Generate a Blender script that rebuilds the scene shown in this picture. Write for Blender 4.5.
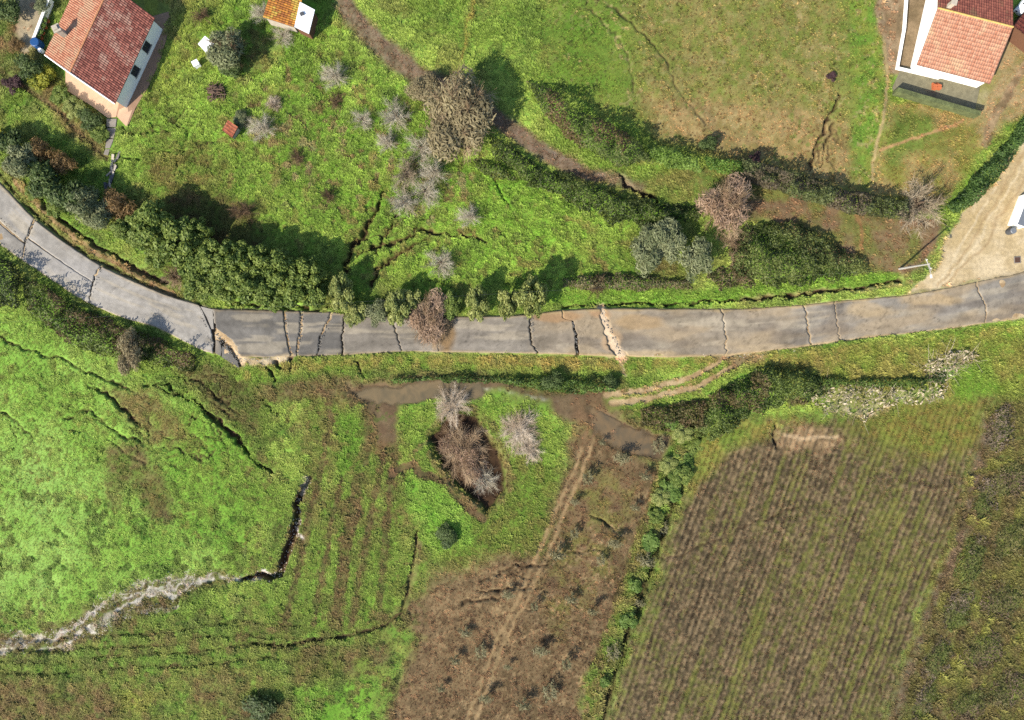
import bpy, bmesh, math
import numpy as np
from mathutils import Vector, Matrix

for o in list(bpy.data.objects):
    bpy.data.objects.remove(o)
scene = bpy.context.scene
COLL = scene.collection

# ------------------------------------------------------------------ camera, sky, sun, exposure
S = 0.13            # metres on the ground per photograph pixel
HC = 89.0           # flying height of the drone
cam_data = bpy.data.cameras.new('camera')
cam = bpy.data.objects.new('camera', cam_data)
COLL.objects.link(cam)
cam.location = (0, 0, HC)
cam.rotation_euler = (0, 0, 0)
cam_data.sensor_width = 36.0
cam_data.lens = 36.0 * HC / (1024 * S)
cam_data.clip_end = 6000
scene.camera = cam

SUN_EL = math.radians(36)
SUN_XY = Vector((-0.735, -0.678))
world = bpy.data.worlds.new('World')
scene.world = world
world.use_nodes = True
wn = world.node_tree
bg = wn.nodes['Background']
sky = wn.nodes.new('ShaderNodeTexSky')
sky.sky_type = 'NISHITA'
sky.sun_disc = False
sky.sun_elevation = SUN_EL
sky.sun_rotation = math.atan2(SUN_XY.x, SUN_XY.y)
wn.links.new(sky.outputs[0], bg.inputs[0])
bg.inputs[1].default_value = 0.125
sd = bpy.data.lights.new('sun', 'SUN')
sd.energy = 4.8
sd.angle = math.radians(0.5)
sd.color = (1.0, 0.92, 0.79)
sun = bpy.data.objects.new('sun', sd)
COLL.objects.link(sun)
sun.location = (-60, -55, 80)
dirv = Vector((-SUN_XY.x * math.cos(SUN_EL), -SUN_XY.y * math.cos(SUN_EL), -math.sin(SUN_EL)))
sun.rotation_euler = dirv.to_track_quat('-Z', 'Y').to_euler()
vs = scene.view_settings
vs.view_transform = 'Standard'
vs.look = 'None'
vs.gamma = 1.0
vs.use_curve_mapping = False
vs.exposure = 1.10
scene.cycles.use_denoising = False
scene.cycles.max_bounces = 4

# ------------------------------------------------------------------ helpers
def lin(c):
    c = np.asarray(c, float) / 255.0
    return np.where(c <= 0.04045, c / 12.92, ((c + 0.055) / 1.055) ** 2.4)

K_ALB = 0.5
def C(r, g, b):
    """albedo of a sunlit surface that shows as r,g,b"""
    return lin((r, g, b)) * K_ALB

def W(px, py, h=0.0):
    """ground position of something that stands at pixel px,py and is h metres up"""
    f = 1.0 - h / HC
    return ((px - 512) * S * f, (360 - py) * S * f)

def V3(px, py, h=0.0):
    x, y = W(px, py, h)
    return (x, y, h)

_tabs = {}
def vnoise(x, y, seed=0):
    if seed not in _tabs:
        _tabs[seed] = np.random.default_rng(1000 + seed).random((256, 256)).astype(np.float32)
    t = _tabs[seed]
    xf = np.floor(x); yf = np.floor(y)
    fx = x - xf; fy = y - yf
    xi = xf.astype(np.int64) & 255; yi = yf.astype(np.int64) & 255
    x1 = (xi + 1) & 255; y1 = (yi + 1) & 255
    fx = fx * fx * (3 - 2 * fx); fy = fy * fy * (3 - 2 * fy)
    return (t[yi, xi] * (1 - fx) + t[yi, x1] * fx) * (1 - fy) + (t[y1, xi] * (1 - fx) + t[y1, x1] * fx) * fy

def fbm(x, y, scale, octv=4, seed=0, gain=0.5):
    """0..1 noise, scale in pixels"""
    x = np.asarray(x, float) / scale; y = np.asarray(y, float) / scale
    a, s, n = 1.0, 0.0, 0.0
    for k in range(octv):
        s = s + a * vnoise(x + 17.3 * k, y + 9.1 * k, seed + k)
        n += a; a *= gain; x = x * 2.03; y = y * 2.03
    return s / n

def sstep(a, b, x):
    t = np.clip((x - a) / (b - a), 0, 1)
    return t * t * (3 - 2 * t)

def d_line(x, y, pts, w=None):
    """distance to a polyline minus an interpolated half width"""
    best = np.full(np.shape(x), 1e9)
    for k in range(len(pts) - 1):
        ax, ay = pts[k]; bx, by = pts[k + 1]
        dx, dy = bx - ax, by - ay
        t = np.clip(((x - ax) * dx + (y - ay) * dy) / (dx * dx + dy * dy + 1e-9), 0, 1)
        d = np.hypot(x - ax - t * dx, y - ay - t * dy)
        if w is not None:
            d = d - (w[k] + (w[k + 1] - w[k]) * t)
        best = np.minimum(best, d)
    return best

def sd_poly(x, y, poly):
    d = np.full(np.shape(x), 1e18)
    inside = np.zeros(np.shape(x), bool)
    n = len(poly)
    for i in range(n):
        ax, ay = poly[i]; bx, by = poly[i - 1]
        ex, ey = bx - ax, by - ay
        wx, wy = x - ax, y - ay
        t = np.clip((wx * ex + wy * ey) / (ex * ex + ey * ey + 1e-9), 0, 1)
        d = np.minimum(d, (wx - ex * t) ** 2 + (wy - ey * t) ** 2)
        c = (ay > y) != (by > y)
        with np.errstate(divide='ignore', invalid='ignore'):
            xi = (bx - ax) * (y - ay) / (by - ay + 1e-12) + ax
        inside ^= c & (x < xi)
    d = np.sqrt(d)
    return np.where(inside, -d, d)

# ------------------------------------------------------------------ materials
def new_mat(name):
    m = bpy.data.materials.new(name)
    m.use_nodes = True
    nt = m.node_tree
    b = nt.nodes['Principled BSDF']
    b.inputs['Specular IOR Level'].default_value = 0.25
    return m, nt, b

def mat(name, col, rough=0.8, var=0.25, scale=3.0, attr=None, atype='GEOMETRY', bump=0.0, bscale=20.0, metal=0.0, spec=0.25, detail=6.0):
    m, nt, b = new_mat(name)
    b.inputs['Roughness'].default_value = rough
    b.inputs['Metallic'].default_value = metal
    b.inputs['Specular IOR Level'].default_value = spec
    tc = nt.nodes.new('ShaderNodeTexCoord')
    nz = nt.nodes.new('ShaderNodeTexNoise')
    nz.inputs['Scale'].default_value = scale
    nz.inputs['Detail'].default_value = detail
    nz.inputs['Roughness'].default_value = 0.7
    nt.links.new(tc.outputs['Object'], nz.inputs['Vector'])
    mr = nt.nodes.new('ShaderNodeMapRange')
    mr.inputs['From Min'].default_value = 0.25
    mr.inputs['From Max'].default_value = 0.75
    mr.inputs['To Min'].default_value = 1 - var
    mr.inputs['To Max'].default_value = 1 + var
    nt.links.new(nz.outputs['Fac'], mr.inputs['Value'])
    mx = nt.nodes.new('ShaderNodeVectorMath'); mx.operation = 'SCALE'
    nt.links.new(mr.outputs['Result'], mx.inputs['Scale'])
    if attr:
        at = nt.nodes.new('ShaderNodeAttribute')
        at.attribute_name = attr
        at.attribute_type = atype
        m2 = nt.nodes.new('ShaderNodeVectorMath'); m2.operation = 'MULTIPLY'
        m2.inputs[1].default_value = tuple(col)[:3]
        nt.links.new(at.outputs['Color'], m2.inputs[0])
        nt.links.new(m2.outputs[0], mx.inputs[0])
    else:
        mx.inputs[0].default_value = tuple(col)[:3]
    nt.links.new(mx.outputs[0], b.inputs['Base Color'])
    if bump:
        bn = nt.nodes.new('ShaderNodeTexNoise'); bn.inputs['Scale'].default_value = bscale
        bn.inputs['Detail'].default_value = 4
        nt.links.new(tc.outputs['Object'], bn.inputs['Vector'])
        bp = nt.nodes.new('ShaderNodeBump'); bp.inputs['Strength'].default_value = bump
        bp.inputs['Distance'].default_value = 0.1
        nt.links.new(bn.outputs['Fac'], bp.inputs['Height'])
        nt.links.new(bp.outputs[0], b.inputs['Normal'])
    return m

def leaf_mat(name, col, transl=0.25, atype='GEOMETRY', attr='tint', rough=0.6):
    m, nt, b = new_mat(name)
    b.inputs['Roughness'].default_value = rough
    at = nt.nodes.new('ShaderNodeAttribute'); at.attribute_name = attr; at.attribute_type = atype
    m2 = nt.nodes.new('ShaderNodeVectorMath'); m2.operation = 'MULTIPLY'
    m2.inputs[1].default_value = tuple(col)[:3]
    nt.links.new(at.outputs['Color'], m2.inputs[0])
    nt.links.new(m2.outputs[0], b.inputs['Base Color'])
    if transl > 0:
        tr = nt.nodes.new('ShaderNodeBsdfTranslucent')
        nt.links.new(m2.outputs[0], tr.inputs['Color'])
        ms = nt.nodes.new('ShaderNodeMixShader'); ms.inputs[0].default_value = transl
        nt.links.new(b.outputs[0], ms.inputs[1]); nt.links.new(tr.outputs[0], ms.inputs[2])
        nt.links.new(ms.outputs[0], nt.nodes['Material Output'].inputs['Surface'])
    return m

# ------------------------------------------------------------------ mesh and object helpers
def mesh_np(name, v, f, tint=None, material=None, smooth=False, attr='tint'):
    """v (n,3); f (m,k) index array; tint (n,3) per vertex"""
    me = bpy.data.meshes.new(name)
    v = np.asarray(v, np.float32); f = np.asarray(f, np.int32)
    m, k = f.shape
    me.vertices.add(len(v)); me.vertices.foreach_set('co', v.ravel())
    me.loops.add(m * k); me.loops.foreach_set('vertex_index', f.ravel())
    me.polygons.add(m)
    me.polygons.foreach_set('loop_start', np.arange(0, m * k, k, dtype=np.int32))
    me.polygons.foreach_set('loop_total', np.full(m, k, np.int32))
    if smooth:
        me.polygons.foreach_set('use_smooth', np.ones(m, bool))
    me.update(calc_edges=True)
    if tint is not None:
        a = me.attributes.new(attr, 'FLOAT_COLOR', 'POINT')
        a.data.foreach_set('color', np.concatenate([np.asarray(tint, np.float32), np.ones((len(v), 1), np.float32)], 1).ravel())
    if material:
        me.materials.append(material)
    return me

def obj(name, me, parent=None, loc=(0, 0, 0), rz=0.0):
    o = bpy.data.objects.new(name, me)
    COLL.objects.link(o)
    o.location = loc
    o.rotation_euler = (0, 0, rz)
    if parent:
        o.parent = parent
    return o

def tag(o, label=None, cat=None, group=None, kind=None):
    if label: o['label'] = label
    if cat: o['category'] = cat
    if group: o['group'] = group
    if kind: o['kind'] = kind
    return o

def thing(name, label, cat, loc=(0, 0, 0), rz=0.0, group=None):
    o = obj(name, None, None, loc, rz)
    o.empty_display_size = 0.3
    return tag(o, label, cat, group)

class MB:
    """small mesh builder with lists"""
    def __init__(s): s.v = []; s.f = []
    def poly(s, pts):
        n = len(s.v); s.v += [tuple(p) for p in pts]; s.f.append(tuple(range(n, n + len(pts))))
    def box(s, c, d, rz=0.0, taper=1.0):
        ca, sa = math.cos(rz), math.sin(rz)
        n = len(s.v)
        for k in (0, 1):
            t = 1.0 if k == 0 else taper
            for ax, ay in ((-1, -1), (1, -1), (1, 1), (-1, 1)):
                x = ax * d[0] / 2 * t; y = ay * d[1] / 2 * t
                s.v.append((c[0] + x * ca - y * sa, c[1] + x * sa + y * ca, c[2] + (k - .5) * d[2]))
        for q in ((3, 2, 1, 0), (4, 5, 6, 7), (0, 1, 5, 4), (1, 2, 6, 5), (2, 3, 7, 6), (3, 0, 4, 7)):
            s.f.append(tuple(n + i for i in q))
    def prism(s, pts, z0, z1):
        """pts counter-clockwise from above (x,y); z0/z1 scalars or lists"""
        m = len(pts)
        a = sum(pts[i - 1][0] * pts[i][1] - pts[i][0] * pts[i - 1][1] for i in range(m))
        if a < 0: pts = pts[::-1]
        zz0 = z0 if isinstance(z0, (list, tuple)) else [z0] * m
        zz1 = z1 if isinstance(z1, (list, tuple)) else [z1] * m
        if a < 0: zz0 = list(zz0)[::-1]; zz1 = list(zz1)[::-1]
        n = len(s.v)
        s.v += [(p[0], p[1], z) for p, z in zip(pts, zz0)] + [(p[0], p[1], z) for p, z in zip(pts, zz1)]
        s.f.append(tuple(n + i for i in range(m - 1, -1, -1)))
        s.f.append(tuple(n + m + i for i in range(m)))
        for i in range(m):
            j = (i + 1) % m
            s.f.append((n + i, n + j, n + m + j, n + m + i))
    def tube(s, pts, rads, seg=6, cap=True):
        pts = [Vector(p) for p in pts]
        n = len(s.v)
        for i, p in enumerate(pts):
            d = (pts[min(i + 1, len(pts) - 1)] - pts[max(i - 1, 0)]).normalized()
            u = d.orthogonal().normalized(); w = d.cross(u)
            for k in range(seg):
                a = 2 * math.pi * k / seg
                s.v.append(tuple(p + (u * math.cos(a) + w * math.sin(a)) * rads[i]))
        for i in range(len(pts) - 1):
            for k in range(seg):
                k2 = (k + 1) % seg
                s.f.append((n + i * seg + k, n + i * seg + k2, n + (i + 1) * seg + k2, n + (i + 1) * seg + k))
        if cap:
            s.f.append(tuple(n + k for k in range(seg - 1, -1, -1)))
            s.f.append(tuple(n + (len(pts) - 1) * seg + k for k in range(seg)))
    def build(s, name, material, parent=None, loc=(0, 0, 0), rz=0.0, smooth=False, bevel=0.0):
        me = bpy.data.meshes.new(name)
        me.from_pydata(s.v, [], s.f)
        if bevel:
            bm = bmesh.new(); bm.from_mesh(me)
            bmesh.ops.bevel(bm, geom=list(bm.edges), offset=bevel, segments=1, affect='EDGES')
            bm.to_mesh(me); bm.free()
        me.materials.append(material)
        if smooth:
            me.polygons.foreach_set('use_smooth', np.ones(len(me.polygons), bool))
        me.update()
        return obj(name, me, parent, loc, rz)

# ================================================================== THE GROUND
GS = 0.16
xs_in = np.arange(-74, 74.01, GS); ys_in = np.arange(-54, 54.01, GS)
NX, NY = len(xs_in), len(ys_in)
GX, GY = np.meshgrid(xs_in, ys_in)
PX = GX / S + 512; PY = 360 - GY / S
COL = np.zeros((NY, NX, 3)); GD = np.ones((NY, NX)); TH = np.ones((NY, NX)); Z = np.zeros((NY, NX))
FLAT = np.zeros((NY, NX)); JIT = np.ones((NY, NX))
WX = (fbm(PX, PY, 22, 3, 40) - .5) * 2; WY = (fbm(PX, PY, 22, 3, 50) - .5) * 2
WFX = (fbm(PX, PY, 6, 2, 60) - .5) * 2; WFY = (fbm(PX, PY, 6, 2, 65) - .5) * 2

def region(pts, pad):
    a = np.array(pts, float)
    x0 = ((a[:, 0].min() - pad - 512) * S - xs_in[0]) / GS; x1 = ((a[:, 0].max() + pad - 512) * S - xs_in[0]) / GS
    y0 = ((360 - a[:, 1].max() - pad) * S - ys_in[0]) / GS; y1 = ((360 - a[:, 1].min() + pad) * S - ys_in[0]) / GS
    return (slice(max(0, int(y0)), max(0, min(NY, int(y1) + 2))), slice(max(0, int(x0)), max(0, min(NX, int(x1) + 2))))

def put(sl, m, col=None, gd=None, th=None, dz=None, flat=None):
    if col is not None:
        COL[sl] += (col - COL[sl]) * m[..., None]
    if gd is not None: GD[sl] += (gd - GD[sl]) * m
    if th is not None: TH[sl] += (th - TH[sl]) * m
    if dz is not None: Z[sl] += dz * m
    if flat is not None: FLAT[sl] = np.maximum(FLAT[sl], flat * m)

def mixcol(sl, c1, c2, scale, seed, con=0.22, octv=4):
    n = sstep(.5 - con, .5 + con, fbm(PX[sl], PY[sl], scale, octv, seed))[..., None]
    return np.asarray(c1) * (1 - n) + np.asarray(c2) * n

def area(poly, col, col2=None, soft=6, warp=6, fw=2, op=1.0, nscale=14, seed=3, breakup=0.0, **kw):
    sl = region(poly, 40)
    if sl[0].stop <= sl[0].start or sl[1].stop <= sl[1].start: return
    x = PX[sl] + WX[sl] * warp + WFX[sl] * fw; y = PY[sl] + WY[sl] * warp + WFY[sl] * fw
    m = sstep(soft, -soft, sd_poly(x, y, poly)) * op
    if breakup:
        m = m * sstep(.5 - .25, .5 + .1, fbm(PX[sl], PY[sl], 9, 4, seed + 5) + (1 - breakup) * .35)
    c = mixcol(sl, col, col if col2 is None else col2, nscale, seed)
    put(sl, m, c, **kw)

def line(pts, w, col, col2=None, soft=1.5, warp=3, fw=1.5, op=1.0, nscale=8, seed=7, breakup=0.0, **kw):
    sl = region(pts, 30)
    if sl[0].stop <= sl[0].start or sl[1].stop <= sl[1].start: return
    ws = w if isinstance(w, (list, tuple)) else [w] * len(pts)
    x = PX[sl] + WX[sl] * warp + WFX[sl] * fw; y = PY[sl] + WY[sl] * warp + WFY[sl] * fw
    m = sstep(soft, -soft, d_line(x, y, pts, ws)) * op
    if breakup:
        m = m * sstep(.25, .6, fbm(PX[sl], PY[sl], 7, 3, seed + 9) + (1 - breakup) * .4)
    c = mixcol(sl, col, col if col2 is None else col2, nscale, seed) if col is not None else None
    put(sl, m, c, **kw)

# --- colours (as sunlit in the photograph)
GREEN = C(118, 156, 58); LIME = C(150, 186, 80); DEEP = C(84, 118, 48); OLIVE = C(132, 138, 76)
YELGR = C(150, 155, 70); TAN = C(170, 150, 104); TAN2 = C(188, 166, 118); DRY = C(146, 126, 92)
BROWN = C(124, 102, 78); DKBROWN = C(92, 74, 58); SOIL = C(66, 50, 38); PURP = C(118, 98, 88)
SAND = C(222, 202, 164); SAND2 = C(200, 178, 136); SALMON = C(224, 182, 148); MUD = C(124, 106, 80)
PALE = C(205, 198, 186); EARTH = C(150, 118, 84)

# base meadow
n1 = fbm(PX, PY, 60, 5, 1)[..., None]; n2 = fbm(PX, PY, 16, 4, 8)[..., None]
COL[:] = GREEN * (1 - sstep(.35, .65, n1)) + LIME * sstep(.35, .65, n1)
COL += (DEEP - COL) * sstep(.5, .72, n2) * .55
COL += (OLIVE - COL) * sstep(.55, .75, fbm(PX, PY, 30, 4, 21)[..., None]) * .5

# upper left meadow round the house
area([(120, -30), (220, -30), (215, 60), (180, 90), (140, 110)], YELGR, OLIVE, soft=10, op=.8, nscale=10)
area([(180, 150), (330, 140), (330, 290), (140, 240), (120, 180)], C(92, 130, 46), OLIVE, soft=14, op=.6)
area([(130, 195), (220, 200), (262, 225), (268, 268), (190, 262), (140, 230)], C(100, 82, 58), C(84, 100, 44), soft=10, op=.85, gd=.35, nscale=18)
area([(225, 200), (258, 200), (258, 225), (228, 222)], SOIL, DKBROWN, soft=5, op=.8, gd=.15)
area([(240, 60), (262, 35), (290, 28), (285, 60), (262, 75), (242, 72)], C(150, 116, 86), BROWN, soft=4, gd=.1)
area([(236, 20), (268, 16), (265, 40), (238, 45)], C(110, 100, 70), DKBROWN, soft=5, op=.7, gd=.3)
line([(122, 110), (150, 80), (164, 40), (185, -20)], 5, C(140, 126, 84), OLIVE, op=.6)
area([(150, 92), (178, 92), (182, 140), (150, 150)], C(120, 122, 70), C(96, 110, 50), soft=8, op=.7, breakup=.7)
line([(0, 70), (40, 96), (70, 122), (106, 158)], 3.0, C(132, 100, 74), DKBROWN, op=.9, gd=.2, dz=-.12)
area([(-60, -60), (60, -60), (45, 60), (0, 90), (-60, 90)], C(118, 112, 74), C(90, 118, 50), soft=6, op=.7)
area([(6, -30), (60, -30), (54, 5), (38, 46), (24, 56), (10, 44), (14, 15)], C(178, 164, 136), C(160, 146, 116), soft=2, warp=2, gd=0.02)
area([(0, 30), (14, 20), (12, 50), (0, 60)], C(150, 110, 84), OLIVE, soft=4, op=.7)
area([(45, 62), (80, 88), (108, 118), (100, 160), (62, 130), (30, 90), (20, 60)], C(110, 120, 58), C(132, 112, 80), soft=6, op=.75, nscale=10)
# brown trail from the top to the centre
line([(330, -30), (348, 12), (378, 42), (420, 76), (470, 100), (500, 122), (540, 150), (588, 174), (640, 186)], [8, 9, 9, 10, 10, 9, 8, 7, 5], PURP, BROWN, soft=4, op=.92, gd=.12, nscale=5)
line([(548, 150), (580, 166), (628, 182)], 1.6, PALE, OLIVE, op=.75, gd=.1, breakup=.8)
line([(462, 60), (466, 30), (474, 0)], 1.2, C(160, 150, 70), op=.7)
# field at the top right
FA = [(556, -60), (880, -60), (882, 60), (892, 110), (880, 190), (872, 206), (760, 162), (660, 140), (565, 92), (540, 50)]
area(FA, C(126, 142, 64), C(104, 134, 50), soft=8, nscale=26, seed=14, th=.45, gd=.85)
area([(650, -40), (840, -40), (850, 60), (842, 150), (760, 162), (660, 132), (620, 70), (620, 20)], C(148, 136, 84), C(122, 130, 62), soft=26, op=.85, nscale=7, seed=16, gd=.65)
area([(640, 95), (720, 100), (800, 105), (850, 120), (875, 200), (760, 160), (660, 140)], C(170, 146, 100), C(144, 128, 80), soft=12, op=.9, nscale=7, seed=17, gd=.5)
area([(846, -20), (884, -20), (888, 100), (872, 190), (852, 180), (856, 80)], C(104, 142, 52), C(134, 146, 64), soft=7, op=.9, nscale=10)
area([(560, 10), (640, 20), (640, 80), (600, 100), (560, 70)], C(120, 146, 54), C(98, 136, 46), soft=14, op=.6)
# dirt by the right house, garden, tracks
area([(868, -40), (912, -40), (906, 40), (897, 74), (885, 78), (880, 40)], C(176, 154, 122), C(150, 126, 94), soft=3, nscale=8, gd=.12)
area([(890, 100), (1000, 118), (985, 150), (940, 205), (870, 200), (878, 150)], C(166, 148, 94), C(134, 136, 66), soft=6, nscale=12, gd=.6, th=.6)
area([(893, 112), (930, 118), (935, 135), (890, 170), (884, 150)], C(112, 136, 58), C(90, 120, 44), soft=6, op=.8)
area([(985, 30), (1080, 20), (1080, 110), (1020, 118), (985, 140), (972, 110)], C(150, 140, 88), C(176, 154, 112), soft=6, nscale=10, gd=.5, th=.5)
area([(901, -40), (936, -40), (930, 40), (912, 78), (894, 72)], C(160, 138, 108), C(130, 112, 84), soft=2, warp=1, gd=0)
line([(1040, 40), (1012, 90), (995, 118), (985, 145)], 4, C(178, 152, 118), BROWN, op=.8, gd=.1)
line([(882, 40), (888, 78), (884, 110), (876, 150), (872, 180)], 1.6, TAN2, warp=2, gd=.05)
line([(880, 150), (915, 138), (962, 122)], 1.4, C(186, 148, 104), warp=1, gd=.1)
area([(960, 60), (1000, 80), (985, 110), (965, 100)], C(150, 150, 80), C(180, 170, 130), soft=5, op=.7, gd=.3)
# sand yard at the right
area([(1090, 95), (1030, 130), (1003, 172), (962, 212), (945, 240), (935, 268), (905, 296), (1100, 262), (1100, 90)], SAND, SAND2, soft=3, warp=3, nscale=12, seed=30, gd=0.0, flat=1)
area([(985, 190), (1010, 150), (1030, 160), (1000, 215), (965, 250), (950, 245)], C(196, 172, 120), C(178, 152, 104), soft=10, op=.6, nscale=9, seed=33)
for k, off in enumerate((0, 9, 15, 24)):
    line([(1015 + off, 150), (985 + off, 205), (958 + off, 250), (935 + off * .4, 285)], 1.1, C(178, 150, 110) if k % 2 else C(232, 214, 178), warp=4, op=.65, breakup=.6)
# bank between hedge and road
area([(690, 168), (760, 170), (860, 206), (935, 216), (945, 235), (930, 262), (900, 280), (820, 262), (770, 225), (700, 215)], C(134, 112, 84), C(122, 126, 66), soft=7, nscale=16, seed=37, gd=.35, th=.7)
line([(640, 160), (740, 168), (800, 190), (860, 210), (935, 218)], 3.2, C(132, 164, 70), C(150, 160, 84), op=.85)
area([(600, 172), (700, 170), (760, 185), (740, 205), (650, 205), (600, 190)], C(126, 128, 70), C(108, 140, 56), soft=7, op=.8, nscale=12)
line([(855, 215), (862, 232), (862, 248)], 2, C(158, 120, 80), op=.8, gd=.1)
line([(540, 298), (620, 297), (690, 300), (760, 292), (830, 283), (895, 277)], [5, 7, 7, 8, 8, 5], C(124, 168, 58), C(106, 156, 48), soft=3, op=.9)
line([(740, 300), (830, 292), (910, 284)], 3, C(170, 150, 108), OLIVE, op=.7, gd=.3, breakup=.5)
area([(470, 140), (560, 195), (620, 230), (640, 290), (540, 290), (470, 270), (400, 290), (350, 270), (360, 200)], C(110, 164, 48), C(132, 176, 62), soft=16, op=.55)
area([(590, 235), (660, 240), (680, 275), (610, 280), (560, 262)], C(104, 112, 60), C(116, 98, 70), soft=9, op=.7, gd=.6)
line([(515, 205), (540, 222), (575, 240), (620, 262)], 2.5, C(110, 92, 66), OLIVE, op=.7, breakup=.7, gd=.4)
# meadow at the lower left
area([(-40, 300), (60, 330), (140, 380), (230, 430), (255, 500), (240, 570), (140, 590), (60, 620), (-40, 630)], C(136, 182, 72), C(152, 192, 88), soft=20, op=.9, nscale=40, seed=44, th=.6)
area([(-40, 420), (60, 440), (100, 520), (60, 600), (-40, 620)], C(158, 196, 98), C(142, 186, 82), soft=25, op=.8, th=.5)
area([(150, 400), (250, 440), (262, 520), (240, 570), (170, 520)], C(106, 158, 48), C(126, 166, 60), soft=12, op=.6)
area([(105, 390), (150, 388), (180, 420), (195, 445), (150, 445), (120, 410)], C(128, 140, 66), C(136, 112, 78), soft=8, op=.75, breakup=.5)
area([(170, 360), (240, 372), (262, 400), (262, 440), (228, 425), (195, 395)], C(110, 104, 64), C(88, 108, 46), soft=8, op=.85, nscale=9, gd=.7)
area([(102, 448), (140, 438), (150, 460), (170, 500), (165, 520), (145, 510), (128, 480), (105, 490)], C(122, 104, 72), C(108, 128, 56), soft=8, op=.9, nscale=10, gd=.5)
area([(135, 480), (165, 485), (168, 520), (150, 520)], C(92, 78, 58), C(110, 110, 60), soft=7, op=.8, gd=.3)
area([(100, 485), (120, 480), (122, 510), (104, 505)], C(88, 84, 56), OLIVE, soft=6, op=.7, gd=.5)
# stripes of olive weeds with wheel tracks down the middle
area([(300, 396), (420, 396), (410, 470), (430, 560), (418, 620), (330, 640), (255, 630), (270, 580), (300, 500)], C(116, 156, 56), C(126, 128, 70), soft=9, op=.75, nscale=9, seed=52)
area([(255, 560), (330, 540), (410, 540), (405, 620), (330, 642), (255, 640)], C(124, 170, 62), C(118, 150, 58), soft=14, op=.7)
for k, (x0, x1, w) in enumerate(((330, 285, 4), (352, 312, 3), (368, 335, 7), (388, 352, 3.5), (398, 378, 4))):
    line([(x0, 402), (x0 - 3, 450), ((x0 + x1) / 2 - 2, 530), (x1, 625)], w, C(118, 96, 70), C(100, 92, 58), op=.8, warp=3, breakup=.6, gd=.35)
area([(335, 408), (360, 410), (362, 470), (338, 475)], C(106, 160, 46), soft=6, op=.7)
area([(365, 388), (402, 396), (398, 440), (390, 462), (374, 455)], C(122, 96, 68), C(108, 92, 60), soft=6, op=.9, gd=.1)
area([(255, 385), (372, 378), (372, 400), (260, 400)], C(124, 106, 76), C(106, 112, 62), soft=6, op=.8, gd=.45)
# embankment below the road
line([(236, 372), (300, 366), (400, 362), (520, 364), (640, 368), (730, 358), (800, 360), (860, 352), (930, 342), (1060, 328)], 7, C(120, 158, 56), C(152, 152, 78), soft=4, op=.85, seed=57)
line([(480, 360), (560, 362), (610, 364)], 4, C(168, 152, 80), OLIVE, op=.65, seed=59)
line([(380, 377), (480, 376), (560, 384), (620, 386)], 8, C(96, 128, 50), C(112, 118, 64), soft=4, op=.8)
line([(243, 360), (262, 362), (290, 358)], 3.5, SAND, C(190, 168, 130), soft=1.5, warp=1, gd=0)
# water and mud
line([(262, 394), (340, 390), (430, 390), (500, 390), (560, 402), (610, 412), (668, 450)], [5, 9, 11, 11, 13, 16, 13], C(126, 106, 76), C(112, 108, 62), soft=9, warp=8, fw=5, op=.8, gd=.25, seed=63)
area([(340, 384), (420, 377), (486, 376), (540, 396), (612, 392), (622, 405), (610, 425), (672, 436), (675, 455), (655, 462), (618, 452), (598, 425), (560, 420), (536, 402), (480, 400), (420, 404), (398, 412), (396, 440), (376, 440), (370, 408)], MUD, C(112, 92, 70), soft=7, warp=5, nscale=12, seed=61, gd=.0, flat=.82)
area([(352, 388), (420, 381), (478, 380), (482, 396), (420, 400), (392, 404), (360, 400)], C(120, 98, 74), soft=4, dz=-.2, gd=0)
area([(588, 408), (612, 415), (640, 428), (668, 440), (664, 456), (632, 455), (606, 446), (596, 430)], C(112, 92, 72), soft=4, dz=-.22, gd=0)
line([(480, 388), (520, 395), (560, 402)], 1.6, C(200, 192, 184), MUD, op=.7, breakup=.8, gd=0)
# track joining the road
line([(612, 402), (650, 396), (690, 386), (722, 370), (742, 352)], 9, C(116, 160, 54), C(128, 140, 66), soft=3, op=.9)
line([(606, 396), (650, 390), (690, 378), (716, 364), (732, 352)], 3.2, C(196, 172, 132), C(168, 142, 104), warp=2, gd=0, dz=-.06, flat=1)
line([(612, 404), (655, 398), (698, 386), (724, 372), (745, 356)], 3.4, C(196, 172, 132), C(168, 142, 104), warp=2, gd=0, dz=-.06, flat=1)
line([(600, 355), (618, 360), (626, 376)], 1.5, C(196, 172, 136), op=.8, gd=.1)
area([(690, 350), (770, 350), (760, 362), (735, 364)], C(170, 146, 112), C(130, 118, 80), soft=4, op=.8, gd=.2)
# green island with a shrub
area([(400, 400), (450, 392), (505, 392), (545, 402), (562, 440), (556, 490), (540, 540), (480, 548), (440, 560), (420, 540), (404, 480), (396, 440)], C(118, 160, 58), C(136, 172, 68), soft=6, op=.95, nscale=14, seed=71, th=1.0)
area([(470, 480), (520, 455), (560, 470), (545, 540), (520, 560), (440, 570), (450, 545)], C(116, 118, 60), C(108, 140, 52), soft=8, op=.8, nscale=9, gd=.8)
area([(402, 480), (428, 476), (470, 520), (474, 545), (440, 548), (412, 520)], C(118, 172, 58), C(132, 180, 68), soft=4, op=.9)
line([(392, 474), (414, 462), (420, 472), (446, 484), (466, 508), (484, 520)], 4.6, C(122, 98, 72), DKBROWN, op=.9, gd=.1, dz=-.1)
line([(412, 462), (416, 448), (434, 440)], 2.5, C(124, 98, 74), OLIVE, op=.8, gd=.2)
area([(428, 440), (450, 412), (478, 416), (502, 458), (505, 495), (486, 514), (452, 484)], SOIL, C(84, 64, 46), soft=4, warp=3, gd=.02, dz=-.9)
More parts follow.
